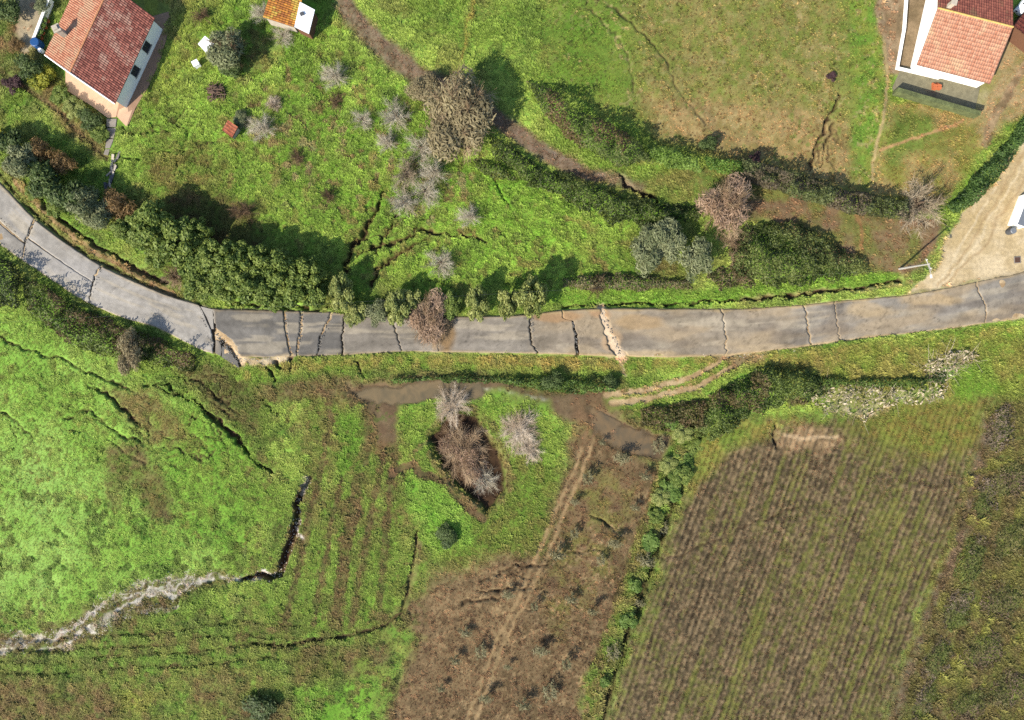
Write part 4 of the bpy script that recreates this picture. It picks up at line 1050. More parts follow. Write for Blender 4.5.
def wall_thing(name, label, pts, th, ht, material, cap, capmat, cat='wall', z0=-.2):
    o = thing(name, label, cat)
    for k in range(len(pts) - 1):
        a, b = Vector(V3(*pts[k])), Vector(V3(*pts[k + 1])); d = (b - a).normalized(); n = Vector((-d.y, d.x, 0)) * th / 2
        if k: a = a + d * (th / 2 + .003)
        if k < len(pts) - 2: b = b + d * (th / 2)
        mb = MB(); mb.prism([tuple(a + n)[:2], tuple(b + n)[:2], tuple(b - n)[:2], tuple(a - n)[:2]], z0, ht); mb.build('wall_body', material, o)
        mb = MB(); n2 = n * 1.12; mb.prism([tuple(a + n2)[:2], tuple(b + n2)[:2], tuple(b - n2)[:2], tuple(a - n2)[:2]], ht + .003, ht + cap); mb.build('coping', capmat, o)
    return o
wall_thing('boundary_wall', 'thin white boundary wall left and below the right house', [(908, -40), (903, 30), (896, 69), (938, 79)], .2, .45, M_WHITE, .05, M_WHITE)
wall_thing('retaining_wall', 'low moss topped wall shading the yard below the right house', [(892, 93.5), (974, 117)], .5, 1.25, M_MOSS, .08, M_MOSS)
paving('yard', [(902, 66), (980, 86), (974, 113), (891, 90)], -.2, .06, M_MOSSC)
bs = thing('brick_stack', 'stack of orange bricks against the white house wall', 'bricks', V3(935, 87))
for k in range(14):
    mb = MB(); mb.box((0, 0, 0), (.5, .26, .16), 0); mb.build('brick', M_BRICK, bs, ((k % 2) * .53 - .26, (k // 6) * .3 - .3, .15 + ((k // 2) % 3) * .175), -.25)
lb = thing('outbuilding', 'white walled outbuilding with grey sheet roof at the right edge', 'outbuilding')
g = [V3(1017, 224, 2.0), V3(1030, 228, 2.0), V3(1052, 192, 2.0), V3(1030, 190, 2.0)]
mb = MB(); mb.prism([p[:2] for p in g], 1.95, 2.04); mb.build('roof', M_GREY, lb)
wallbox(lb, g, 1.94, M_CREAM, .3)
mb = MB(); a, b = Vector(g[0]), Vector(g[3]); d = (b - a).normalized(); n = Vector((-d.y, d.x, 0)) * .22
mb.prism([tuple(a + n)[:2], tuple(b + n)[:2], tuple(b)[:2], tuple(a)[:2]], 1.85, 2.1); mb.build('parapet', M_WHITE, lb)
barrel(1008, 232, .42, 1.0, M_DKGREY, 'dustbin', 'round dark grey bin in front of the white outbuilding', 'bin', M_GREY)
mc = thing('drain_cover', 'dark square drain cover set in the sandy yard', 'drain cover', V3(1017, 260))
mb = MB(); mb.box((0, 0, .03), (.85, .85, .12), .05); mb.build('frame', M_CONC, mc); mb = MB(); mb.box((0, 0, .095), (.68, .68, .03), .05); mb.build('cover', mat('rusty_iron', C(96, 70, 56), .7, .3, 6), mc)

# --- white car at the top right
car = thing('car', 'white car parked behind the right house, cut by the frame', 'car', V3(1026, 4), math.radians(52))
M_CAR = mat('white_car_paint', (.74, .76, .8), .25, .03, 2, spec=.5)
prof = [(-2.1, .35), (-2.15, .75), (-1.9, .95), (-1.0, 1.0), (-.4, 1.02), (1.6, 1.02), (2.1, .9), (2.15, .4)]
def loft(prof, half, mb, tuck=.06):
    L = [(x, -half + tuck * (z > .9), z) for x, z in prof]; R = [(x, half - tuck * (z > .9), z) for x, z in prof]
    n = len(mb.v); m = len(prof); mb.v += L + R
    mb.f.append(tuple(range(n, n + m))); mb.f.append(tuple(range(n + 2 * m - 1, n + m - 1, -1)))
    for k in range(m): mb.f.append((n + (k + 1) % m, n + k, n + m + k, n + m + (k + 1) % m))
mb = MB(); loft(prof, .87, mb); mb.build('body', M_CAR, car, bevel=.05)
mb = MB(); loft([(-1.1, 1.0), (-.45, 1.42), (1.2, 1.44), (1.75, 1.0)], .74, mb, .1); mb.build('cabin_glass', M_GLASS, car)
mb = MB(); mb.box((.38, 0, 1.45), (1.66, 1.2, .05)); mb.build('roof_panel', M_CAR, car, bevel=.015)
for sx in (-1.35, 1.35):
    for sy in (-.8, .8):
        mb = MB(); mb.tube([(sx, sy - .1, .32), (sx, sy + .1, .32)], [.32, .32], 16); wheel = mb.build('wheel', M_FRAME, car)
        mb = MB(); mb.tube([(sx, sy - .11, .32), (sx, sy + .11, .32)], [.2, .2], 12); mb.build('rim', M_GREY, wheel)
for sy in (-.6, .6):
    mb = MB(); mb.box((-2.12, sy, .72), (.1, .3, .14)); mb.build('headlight', M_GLASS, car)

# --- utility pole with a lamp arm
po = thing('utility_pole', 'pale utility pole with lamp arm beside the sandy yard', 'pole', V3(898, 269))
top = Vector((.15, -.25, 6.5))
mb = MB(); mb.tube([(0, 0, -.3), top * .5, top], [.15, .12, .09], 8); mb.build('post', M_POLE, po)
mb = MB(); mb.tube([(top.x - .35, top.y + .65, 6.3), (top.x + .3, top.y - .75, 6.35)], [.06, .06], 5); mb.build('cross_arm', M_POLE, po)
mb = MB(); mb.tube([(top.x, top.y, 6.05), (top.x + .1, top.y - .7, 6.4), (top.x + .18, top.y - 1.35, 6.45)], [.05, .045, .04], 5); arm = mb.build('lamp_arm', M_POLE, po)
mb = MB(); mb.box((top.x + .2, top.y - 1.5, 6.45), (.2, .4, .1), .1); mb.build('lamp_head', M_WHITE, arm)
for k, dy in enumerate((-.5, .5)):
    mb = MB(); mb.tube([(top.x - .3 * (dy > 0) + .2 * (dy < 0), top.y + dy, 6.36), (top.x - .3 * (dy > 0) + .2 * (dy < 0), top.y + dy, 6.55)], [.05, .04], 6); mb.build('insulator', M_WHITE, po)
wr = thing('power_cable', 'thin power cable running along the road past the pole', 'cable')
mb = MB(); pole_top = Vector(V3(898, 269)) + top + Vector((.2, -.5, .06))
for tgt in (Vector((-95, pole_top.y - 8.5, 7.0)), Vector((90, pole_top.y - .2, 7.0))):
    pts = []
    for k in range(25):
        t = k / 24; p = pole_top.lerp(tgt, t); p.z -= 1.2 * 4 * t * (1 - t) * .6; pts.append(p)
    mb.tube(pts, [.007] * 25, 4)
mb.build('wire', M_DKGREY, wr)

# ================================================================== VEGETATION
def quads(c, u, v, tint):
    """diamond shaped leaves: centre c, half axes u and v"""
    n = len(c)
    V = np.stack([c - u, c + v, c + u, c - v], 1).reshape(-1, 3)
    F = np.arange(4 * n).reshape(n, 4)
    return V, F, np.repeat(tint, 4, 0)

def leaf_axes(nrm, ln, wd, rg, spread=.6):
    n = len(nrm)
    d = nrm + rg.normal(0, spread, (n, 3)); d /= np.linalg.norm(d, axis=1)[:, None]
    a = rg.normal(0, 1, (n, 3)); u = a - d * (a * d).sum(1)[:, None]; u /= np.linalg.norm(u, axis=1)[:, None]
    v = np.cross(d, u)
    l = ln * rg.uniform(.6, 1.3, n)[:, None]; w = wd * rg.uniform(.7, 1.2, n)[:, None]
    return u * l, v * w

def crown_mesh(name, seed, material, n=2600, lobes=16, ln=.11, wd=.055, lobe_r=(.28, .45), flat=1.0, c1=(1, 1, 1), c2=(.6, .6, .6), spread=.6, core=.35, tall=1.0):
    """a unit crown of many small leaves gathered in uneven lobes, z from 0 to about 2*tall"""
    rg = np.random.default_rng(seed)
    L = rg.normal(0, 1, (lobes, 3)); L /= np.linalg.norm(L, axis=1)[:, None]
    L *= rg.uniform(.25, .78, (lobes, 1)); L[:, 2] = np.abs(L[:, 2]) * rg.choice([1, 1, -.6], lobes)
    R = rg.uniform(*lobe_r, lobes); Lt = rg.uniform(.0, 1, lobes)
    k = rg.choice(lobes, n, p=R ** 2 / (R ** 2).sum())
    d = rg.normal(0, 1, (n, 3)); d[:, 2] += .35; d /= np.linalg.norm(d, axis=1)[:, None]
    r = R[k] * np.where(rg.random(n) < core, rg.uniform(.3, .9, n), rg.uniform(.85, 1.12, n))
    c = L[k] + d * r[:, None]
    c[:, 2] = (c[:, 2] * flat) * tall + tall
    u, v = leaf_axes(d, ln, wd, rg, spread)
    w = np.clip(Lt[k] * .6 + rg.random(n) * .5, 0, 1)[:, None]
    t = np.asarray(c1)[None] * (1 - w) + np.asarray(c2)[None] * w
    return mesh_np(name, *quads(c, u, v, t), material)

def twig_mesh(name, seed, material, n=60, sub=26, rad=.03, c1=(1, 1, 1), c2=(.6, .6, .6), up=.55, droop=0.0, twl=.28):
    """a bare crown of unit radius: limbs from the base, each carrying thin twigs"""
    rg = np.random.default_rng(seed)
    mb_v, mb_f, mb_t = [], [], []
    segA, segB, ra, rb, tv = [], [], [], [], []
    for k in range(n):
        a = rg.uniform(0, 2 * math.pi); el = rg.uniform(.15, 1.25); ln = rg.uniform(.65, 1.05)
        p = np.array([0, 0, .15]); d = np.array([math.cos(a) * math.cos(el), math.sin(a) * math.cos(el), math.sin(el) * up * 2])
        d /= np.linalg.norm(d); st = 6; tw = rg.random()
        for q in range(st):
            d2 = d + rg.normal(0, .22, 3); d2[2] -= droop * q / st; d2 /= np.linalg.norm(d2)
            p2 = p + d2 * ln / st
            segA.append(p); segB.append(p2); ra.append(rad * (1 - q / st) + rad * .15); rb.append(rad * (1 - (q + 1) / st) + rad * .12); tv.append(tw)
            if q >= 1:
                for _ in range(max(1, sub // 5)):
                    e = d2 + rg.normal(0, .75, 3); e /= np.linalg.norm(e)
                    b = p + (p2 - p) * rg.random()
                    segA.append(b); segB.append(b + e * twl * rg.uniform(.4, 1.1)); ra.append(rad * .32); rb.append(rad * .12); tv.append(np.clip(tw + rg.uniform(-.4, .4), 0, 1))
            p = p2; d = d2
    A = np.array(segA); B = np.array(segB); ra = np.array(ra)[:, None]; rb = np.array(rb)[:, None]; w = np.array(tv)[:, None]
    D = B - A; D /= np.linalg.norm(D, axis=1)[:, None] + 1e-9
    U = np.cross(D, np.array([.31, .52, .79])); U /= np.linalg.norm(U, axis=1)[:, None]; Q = np.cross(D, U)
    vs_ = []
    for base, r in ((A, ra), (B, rb)):
        for k in range(3):
            an = 2 * math.pi * k / 3; vs_.append(base + (U * math.cos(an) + Q * math.sin(an)) * r)
    V = np.stack(vs_, 1).reshape(-1, 3); m = len(A)
    f = np.array([[0, 1, 4, 3], [1, 2, 5, 4], [2, 0, 3, 5]])
    F = (np.arange(m)[:, None, None] * 6 + f[None]).reshape(-1, 4)
    t = np.repeat(np.asarray(c1)[None] * (1 - w) + np.asarray(c2)[None] * w, 6, 0)
    return mesh_np(name, V, F, t, material)

def trunk_mesh(name, seed, material):
    rg = np.random.default_rng(seed); mb = MB()
    mb.tube([(0, 0, -.2), (.02, .01, .4), (.04, -.02, .9), (.02, .03, 1.3)], [.13, .10, .075, .03], 7)
    for k in range(5):
        a = k * 1.3 + rg.uniform(-.3, .3); h = rg.uniform(.35, .8)
        mb.tube([(.03, 0, h), (.25 * math.cos(a), .25 * math.sin(a), h + .25), (.55 * math.cos(a), .55 * math.sin(a), h + .5)], [.06, .04, .015], 5)
    me = bpy.data.meshes.new(name); me.from_pydata(mb.v, [], mb.f); me.materials.append(material); me.update()
    return me

M_LEAF = leaf_mat('leaf', (1, 1, 1), .28)
M_BARK = mat('bark', C(112, 94, 76), .95, .3, 5)
M_TWIG = leaf_mat('twig', (1, 1, 1), 0.0, rough=.9)
TRUNK = [trunk_mesh('trunk', s, M_BARK) for s in (1, 2, 3)]

def crowns(name, seeds, **kw): return [crown_mesh(name, s, M_LEAF, **kw) for s in seeds]
SP = {
 'laurel': crowns('laurel_crown', (11, 12, 13, 14), n=6200, lobes=46, ln=.075, wd=.045, lobe_r=(.14, .28), c1=C(172, 188, 92), c2=C(92, 120, 48)),
 'yellowgreen': crowns('pale_crown', (21, 22, 23), n=3800, lobes=30, ln=.085, wd=.04, lobe_r=(.15, .3), c1=C(200, 204, 120), c2=C(134, 150, 76)),
 'dark': crowns('dark_crown', (31, 32, 33), n=3000, lobes=18, ln=.10, wd=.05, c1=C(118, 138, 76), c2=C(66, 88, 44)),
 'grey': crowns('grey_crown', (41, 42, 43), n=3400, lobes=16, ln=.11, wd=.03, lobe_r=(.25, .42), c1=C(184, 188, 140), c2=C(114, 126, 82)),
 'brown': crowns('brown_crown', (51, 52, 53), n=8500, lobes=34, ln=.08, wd=.022, lobe_r=(.22, .42), c1=C(196, 182, 138), c2=C(138, 124, 90)),
 'rust': crowns('rust_crown', (61, 62), n=2600, lobes=14, ln=.13, wd=.025, c1=C(184, 150, 96), c2=C(122, 98, 62)),
 'yellow': crowns('yellow_crown', (71, 72), n=1800, lobes=12, ln=.15, wd=.08, c1=C(206, 200, 70), c2=C(130, 144, 52)),
 'purple': crowns('purple_crown', (81,), n=1800, lobes=10, ln=.14, wd=.04, c1=C(132, 98, 100), c2=C(84, 62, 62)),
 'olive': crowns('olive_crown', (91, 92, 93), n=260, lobes=9, ln=.2, wd=.05, lobe_r=(.3, .5), c1=C(176, 170, 128), c2=C(134, 128, 90), core=.6),
 'pink': crowns('pink_crown', (101, 102), n=3600, lobes=20, ln=.10, wd=.02, lobe_r=(.2, .4), c1=C(228, 196, 166), c2=C(160, 128, 98), core=.5),
 'small': crowns('leafy_clump', (111, 112, 113), n=420, lobes=8, ln=.26, wd=.13, lobe_r=(.3, .5), c1=C(150, 176, 84), c2=C(86, 120, 46)),
}
BARE = {
 'white': [twig_mesh('white_twigs', s, M_TWIG, 30, 60, .010, C(250, 240, 216), C(186, 174, 144), twl=.38) for s in (121, 122, 123)],
 'palebrown': [twig_mesh('pale_twigs', s, M_TWIG, 34, 80, .011, C(222, 194, 156), C(150, 122, 92), twl=.32) for s in (131, 132)],
 'grey': [twig_mesh('grey_twigs', s, M_TWIG, 22, 60, .016, C(222, 204, 172), C(146, 128, 104), twl=.32) for s in (141,)],
 'dark': [twig_mesh('dark_twigs', s, M_TWIG, 26, 70, .012, C(160, 130, 98), C(94, 76, 56), twl=.3) for s in (151, 152)],
 'plume': [twig_mesh('plumes', s, M_TWIG, 40, 90, .012, C(244, 228, 204), C(196, 170, 140), up=.8, droop=.4, twl=.3) for s in (161, 162)],
}
cnt = [0]
vrg = np.random.default_rng(77)
def tree(name, sp, px, py, r, h, label, cat, ry=None, group=None, low=0.0, bare=None, tilt=0.0, trunk=True):
    """r: crown radius in px as seen (ry: the other axis); h: total height in metres"""
    cnt[0] += 1; k = cnt[0]
    hm = h * .6
    x, y = W(px, py, hm)
    z = float(ground_z(x, y))
    o = thing(name, label, cat, (x, y, z), 0, group)
    f = (1 - hm / HC) * S
    g_ = {'laurel': 1.42, 'yellowgreen': 1.42}.get(sp, 1.25) if sp else 1.5
    rx, ryy = r * f * g_, (ry or r) * f * g_
    if trunk:
        t = obj('trunk', TRUNK[k % 3], o); t.scale = (max(rx * .5, .3), max(rx * .5, .3), h * .6); t.rotation_euler[2] = k * 1.7
    if sp:
        c = obj('crown', SP[sp][k % len(SP[sp])], o)
        zs = (h - low) / 2
        c.scale = (rx, ryy, zs); c.location = (0, 0, low)
        if not ry: c.rotation_euler[2] = k * 2.1
    if bare:
        c = obj('branches', BARE[bare][k % len(BARE[bare])], o)
        c.scale = (rx, ryy, h * .95)
        if not ry: c.rotation_euler[2] = k * 2.1
        c.location = (0, 0, 0 if not sp else low * .5)
    if tilt: o.rotation_euler[0] = tilt
    return o

def thicket(name, poly, hmax, label, cat='thicket', dens=70, leaf=(.17, .08), c1=C(110, 132, 64), c2=C(60, 82, 38), c3=None, seed=0, edge=12, canes=40, rough=.6, group=None, cspread=.3, wobble=None, cane_col=(C(170, 146, 118), C(110, 88, 70)), soil=True):
    """a dense mass of leaves over a patch of ground, domed, with arching canes"""
    rg = np.random.default_rng(900 + seed)
    P = np.array(poly, float); x0, y0 = P.min(0); x1, y1 = P.max(0)
    A = .5 * abs(np.dot(P[:, 0], np.roll(P[:, 1], 1)) - np.dot(P[:, 1], np.roll(P[:, 0], 1))) * S * S
    n = int(A * dens); N = int(n * ((x1 - x0 + 8) * (y1 - y0 + 8) * S * S) / A)
    px = rg.uniform(x0 - 4, x1 + 4, N); py = rg.uniform(y0 - 4, y1 + 4, N)
    wob = (fbm(px, py, 16, 4, 640 + seed, .65) - .5) * (wobble if wobble else (24 if edge > 7 else 10)) + (0 if wobble else 1.5)
    sdv = sd_poly(px, py, poly) + wob * .8
    k = sdv < 0; px, py, sdv = px[k], py[k], sdv[k]; n = len(px)
    dome = sstep(0, edge, -sdv)
    lump = np.clip((fbm(px, py, 13, 3, 650 + seed) - .5) * 1.7 + .5, 0, 1)
    hh = hmax * (.25 + .75 * dome) * (1 - rough + rough * 1.7 * lump)
    dep = np.where(rg.random(n) < .35, rg.uniform(.2, .9, n), rg.uniform(.85, 1.05, n))
    zz = hh * dep
    f = 1 - zz / HC
    X = (px - 512) * S * f; Y = (360 - py) * S * f
    zg = ground_z(X, Y)
    cx, cy = X.mean(), Y.mean()
    c = np.stack([X - cx, Y - cy, zz + zg], -1)
    nr = np.stack([rg.normal(0, .3, n), rg.normal(0, .3, n), np.ones(n)], -1)
    u, v = leaf_axes(nr, leaf[0], leaf[1], rg, .7)
    w = np.clip(lump * 1.1 - .05 + rg.uniform(-.45, .45, n), 0, 1)[:, None] * 1.25
    t = np.asarray(c2)[None] * (1 - w) + np.asarray(c1)[None] * w
    if c3 is not None:
        q = sstep(.5, .62, fbm(px, py, 20, 3, 660 + seed) + rg.uniform(-.06, .06, n))[:, None]
        t = t * (1 - q) + np.asarray(c3)[None] * q * rg.uniform(.7, 1.1, (n, 1))
    o = thing(name, label, cat, (cx, cy, 0), 0, group)
    obj('foliage', mesh_np('thicket_foliage', *quads(c, u, v, t), M_LEAF), o)
    if canes:
        i = rg.choice(n, min(canes, n), replace=False)
        mbv, mbf, mbt = [], [], []
        b = np.stack([X[i] - cx, Y[i] - cy, zg[i]], -1); tp = c[i] + np.stack([rg.normal(0, cspread, len(i)), rg.normal(0, cspread, len(i)), rg.uniform(.0, .35, len(i))], -1)
        sd_ = np.stack([rg.normal(0, 1, len(i)), rg.normal(0, 1, len(i)), np.zeros(len(i))], -1); sd_ *= .02 / np.linalg.norm(sd_, axis=1)[:, None]
        sd2 = np.stack([-sd_[:, 1], sd_[:, 0], sd_[:, 2]], -1)
        VV, FF, TT = [], [], []
        for s_ in (sd_, sd2):
            VV.append(np.stack([b - s_, b + s_, tp + s_ * .5, tp - s_ * .5], 1).reshape(-1, 3))
        V = np.concatenate(VV); F = np.arange(len(V)).reshape(-1, 4)
        w = rg.random((len(V) // 4, 1)); T = np.repeat(np.asarray(cane_col[0])[None] * (1 - w) + np.asarray(cane_col[1])[None] * w, 4, 0)
        obj('stems', mesh_np('thicket_stems', V, F, T, M_TWIG), o)
    THICK.append(poly)
    return o

def ordinal(k): return ['first', 'second', 'third', 'fourth', 'fifth', 'sixth', 'seventh', 'eighth', 'ninth', 'tenth', 'eleventh', 'twelfth', 'thirteenth', 'fourteenth', 'fifteenth', 'sixteenth', 'seventeenth', 'eighteenth', 'nineteenth', 'twentieth', 'twenty-first', 'twenty-second', 'twenty-third', 'twenty-fourth', 'twenty-fifth', 'twenty-sixth', 'twenty-seventh', 'twenty-eighth', 'twenty-ninth', 'thirtieth'][k]

# --- leafy shrubs in a row above the road (left to right)
ROW = [(152, 222, 19, None, 3.6), (146, 238, 13, None, 2.4), (176, 240, 20, None, 3.6), (160, 252, 13, None, 2.2), (196, 232, 12, None, 3.0), (192, 262, 16, None, 2.8), (214, 258, 17, None, 3.4), (236, 256, 15, None, 3.4), (200, 285, 15, None, 2.4), (222, 284, 17, None, 3.0), (246, 282, 18, None, 3.2), (258, 262, 15, None, 3.4), (270, 290, 16, None, 2.8), (280, 268, 17, None, 3.4), (292, 288, 16, None, 2.8), (308, 274, 15, None, 3.4), (314, 294, 13, None, 2.6)]
ROW.sort()
for k, (px, py, r, ry, h) in enumerate(ROW):
    where = 'upper' if py < 262 else 'lower'
    tree('laurel_shrub', 'laurel', px, py, r, h * 1.35, f'bushy green shrub, {ordinal(k)} from the left in the dense roadside row', 'shrub', group='green shrubs in the dense row above the road', low=.1)
YG = [(340, 293, 11, 18, 4.0, 'yellowgreen', 'pale green shrub at the right end of the dense roadside row'),
      (356, 314, 10, 13, 2.2, 'yellowgreen', 'pale grey green shrub overhanging the road beside a dark crack'),
      (378, 311, 10, 14, 2.2, 'grey', 'dull grey green shrub overhanging the road left of the pinkish bush'),
      (396, 308, 11, 17, 3.8, 'yellowgreen', 'pale green oval shrub left of the pinkish bush'),
      (412, 301, 9, 13, 2.6, 'yellowgreen', 'small pale shrub touching the pinkish bush on its left'),
      (452, 305, 9, 12, 2.0, 'laurel', 'low green shrub touching the pinkish bush on its right'),
      (476, 304, 10, 17, 4.4, 'yellowgreen', 'lone oval pale green shrub right of the pinkish bush'),
      (509, 304, 9, 16, 4.6, 'yellowgreen', 'narrow oval shrub just left of the road crack shrub'),
      (532, 298, 12, 20, 5.6, 'yellowgreen', 'tall oval pale shrub standing over a crack in the road')]
for px, py, r, ry, h, sp, lab in YG:
    tree('oval_shrub', sp, px, py, r, h, lab, 'shrub', ry=ry, group='pale shrubs leaning over the road', low=.1)
tree('bare_bush', 'pink', 430, 320, 19, 2.6, 'pinkish brown leafless bush spilling onto the road', 'bush', ry=28, bare='palebrown', low=.1)

# --- dark group at the left above the road
for px, py, r, h, sp, lab in ((20, 160, 16, 4.2, 'grey', 'grey green tree nearest the left edge above the road'), (40, 150, 11, 3.0, 'rust', 'brownish shrub between two grey green trees at the left'),
        (46, 178, 15, 3.2, 'dark', 'dark green tree behind the road verge at the left'), (60, 164, 11, 2.6, 'rust', 'dark rusty shrub among the left roadside trees'),
        (66, 194, 16, 4.0, 'dark', 'dark evergreen with yellowish foot above the road bend'), (82, 202, 16, 4.2, 'grey', 'tall grey green conifer above the road bend'),
        (98, 214, 14, 3.2, 'grey', 'pale grey conifer beside the rusty bush'), (115, 204, 14, 2.8, 'rust', 'round rusty orange bush below the rubble'),
        (34, 190, 9, 1.4, 'laurel', 'low bright green shrub on the verge at the left'), (124, 228, 11, 2.2, 'laurel', 'green shrub at the left end of the roadside row'),
        (8, 140, 13, 3.0, 'dark', 'dark shrub cut by the left edge below the yard'), (56, 206, 9, 1.6, 'laurel', 'low green shrub at the foot of the dark evergreen'),
        (28, 66, 11, 2.2, 'dark', 'dark green garden bush below the beige yard'), (38, 80, 10, 1.6, 'yellow', 'yellow flowering bush below the beige yard'),
        (48, 72, 7, 1.2, 'yellow', 'small yellow bush touching the house corner'), (12, 82, 9, 1.6, 'purple', 'purple leaved shrub in the garden at the left edge'),
        (60, 95, 9, 1.4, 'laurel', 'green bush in the bed below the house gable'), (72, 108, 10, 1.5, 'yellowgreen', 'yellowish bush in the middle of the house bed'),
        (88, 118, 10, 1.6, 'dark', 'dark green bush left of the concrete path'), (97, 132, 9, 1.2, 'laurel', 'leafy bush beside the broken concrete path'),
        (2, 135, 6, 1.0, 'yellow', 'yellow flowering shrub at the very left edge'), (14, 44, 7, 1.4, 'rust', 'dry brown shrub on the left side of the beige yard'),
        (6, 8, 12, 2.4, 'dark', 'dark shrub in the top left corner'), (42, 4, 9, 1.6, 'grey', 'grey potted greenery at the top of the garden wall')):
    tree('garden_shrub' if px < 60 and py < 130 else 'evergreen_tree', sp, px, py, r, h, lab, 'shrub' if h < 2.6 else 'tree', group='trees and shrubs round the left house', low=.05)
tree('fruit_tree', 'grey', 226, 48, 19, 4.2, 'grey green tree growing over the white roofed hut', 'tree', bare='dark', low=.3)
tree('bush', 'dark', 231, 68, 9, 1.4, 'low bush below the tree over the hut', 'bush')
tree('bush', 'grey', 240, 118, 8, 1.1, 'blue green bush beside the tiny tiled hut', 'bush')

for k, (px, py) in enumerate(((49, 22), (46.5, 28), (44, 34), (42.5, 39))):
    x, y = W(px, py)
    o = thing('flower_pot', f'clay pot with a small plant, {ordinal(k)} from the top along the garden wall', 'pot', (x, y, 0), 0, 'clay pots along the garden wall')
    mb = MB(); mb.tube([(0, 0, 0), (0, 0, .42)], [.2, .3], 10); mb.build('pot', M_BRICK, o)
    c = obj('plant', SP['small'][k % 3], o); c.scale = (.42, .42, .34); c.location = (0, 0, .3)
# --- bare and dry trees on the upper meadow
tree('brown_tree', 'brown', 460, 112, 33, 5.6, 'large round brown winter tree in the upper meadow', 'tree', ry=41, bare='palebrown', low=.6)
tree('brown_tree', 'brown', 424, 88, 15, 2.6, 'small brown tree touching the large one on its left', 'tree', low=.2)
for px, py, r, h, kind, lab in ((335, 75, 13, 2.0, 'white', 'white twigged bare shrub high in the upper meadow'), (362, 119, 9, 1.5, 'white', 'small round white shrub in the open meadow'),
        (396, 116, 14, 2.0, 'white', 'pale bare shrub left of the large brown tree'), (388, 142, 10, 1.6, 'white', 'thin bare shrub below the pale one'),
        (420, 146, 13, 2.2, 'white', 'greyish bare tree below left of the large brown tree'), (406, 172, 14, 2.2, 'grey', 'loose grey bare tree in the middle of the group'),
        (434, 172, 13, 2.2, 'white', 'grey white bare tree right in the group'), (424, 190, 13, 2.2, 'white', 'grey bare tree low in the group'), (404, 202, 13, 2.0, 'white', 'whitest bare tree at the bottom of the group'),
        (470, 216, 11, 1.8, 'white', 'pale bare shrub alone right of the group'), (440, 262, 12, 2.0, 'white', 'white bare shrub above the pinkish roadside bush'),
        (328, 196, 8, 1.2, 'dark', 'small brown bare shrub in the middle of the meadow'), (263, 128, 13, 1.6, 'white', 'tangle of pale bare twigs left in the meadow'), (273, 103, 7, 1.0, 'plume', 'cut pale branches lying near the shed'),
        (335, 101, 8, 1.0, 'dark', 'reddish dry shrub below the white twigged one'), (262, 12, 10, 1.6, 'white', 'dry pale vine against the orange roofed shed'), (282, 34, 9, 1.2, 'white', 'pale dry twigs below the shed'),
        (298, 158, 8, .9, 'dark', 'low brown weed patch below the tangle'), (200, 16, 8, 1.2, 'dark', 'purplish bare shrub in the yellowish grass'),
        (242, 212, 11, 1.6, 'dark', 'dark bare shrub on bare soil above the roadside row'), (172, 276, 10, 1.6, 'palebrown', 'dry brown brush at the road edge in the row')):
    tree('bare_shrub', None, px, py, r, h, lab, 'shrub', bare=kind, group='bare shrubs on the upper meadow')

# --- right of the centre
tree('olive_tree', 'grey', 650, 248, 19, 3.4, 'grey green olive tree, leftmost of three above the road', 'tree', low=.4, ry=22)
tree('olive_tree', 'grey', 668, 240, 17, 3.8, 'grey green olive tree, middle of three above the road', 'tree', low=.5, ry=20)
tree('olive_tree', 'grey', 698, 256, 15, 3.8, 'grey green olive tree, rightmost and narrowest of three', 'tree', ry=22, low=.5)
tree('bare_tree', 'pink', 728, 206, 25, 4.4, 'pinkish bare tree right of the olive trees', 'tree', bare='palebrown', low=1.0, ry=29)
tree('bare_bush', None, 735, 244, 15, 1.8, 'tangled reddish brush below the pinkish bare tree', 'bush', bare='palebrown')
tree('bare_tree', None, 921, 203, 24, 3.4, 'grey leafless tree standing in the hedge above the road', 'tree', bare='grey')
tree('bare_bush', None, 597, 285, 10, 1.6, 'brown bare bush at the road verge beside the sandy crack', 'bush', bare='dark')
tree('burnt_shrub', 'purple', 832, 76, 5, .6, 'small black charred shrub alone in the top field', 'shrub', trunk=False)
tree('small_bush', 'dark', 708, 143, 7, 1.6, 'small round bush standing up from the field hedge', 'bush')
tree('small_bush', 'purple', 757, 158, 6, 1.3, 'dark little bush at the joint of the field hedge', 'bush')
DK1, DK2 = C(112, 126, 66), C(64, 80, 38)
thicket('bramble_thicket', [(528, 82), (548, 84), (572, 108), (600, 118), (640, 142), (652, 162), (620, 168), (585, 150), (560, 130), (540, 108)], 3.6, 'tall dark bramble thicket along the lower edge of the top field', dens=80, c1=DK1, c2=DK2, c3=C(134, 112, 78), seed=1, wobble=12, edge=8)
thicket('bramble_thicket', [(490, 132), (520, 150), (555, 172), (600, 184), (640, 200), (700, 204), (700, 222), (650, 228), (610, 222), (570, 204), (530, 186), (495, 160)], 2.0, 'long dark bramble thicket crossing the bright meadow', dens=80, c1=DK1, c2=DK2, seed=2, edge=9)
thicket('hedge', [(646, 144), (672, 148), (698, 160), (702, 172), (668, 168), (648, 160)], 2.6, 'pale green hedge block beside the bramble thicket', 'hedge', dens=90, c1=C(136, 166, 74), c2=C(92, 122, 48), seed=3, edge=3, canes=0, wobble=6)
thicket('hedge', [(704, 156), (742, 162), (745, 176), (707, 170)], 2.4, 'short clipped green hedge with square ends', 'hedge', dens=100, c1=C(124, 160, 66), c2=C(86, 122, 46), seed=4, edge=2, canes=0, rough=.25, wobble=4)
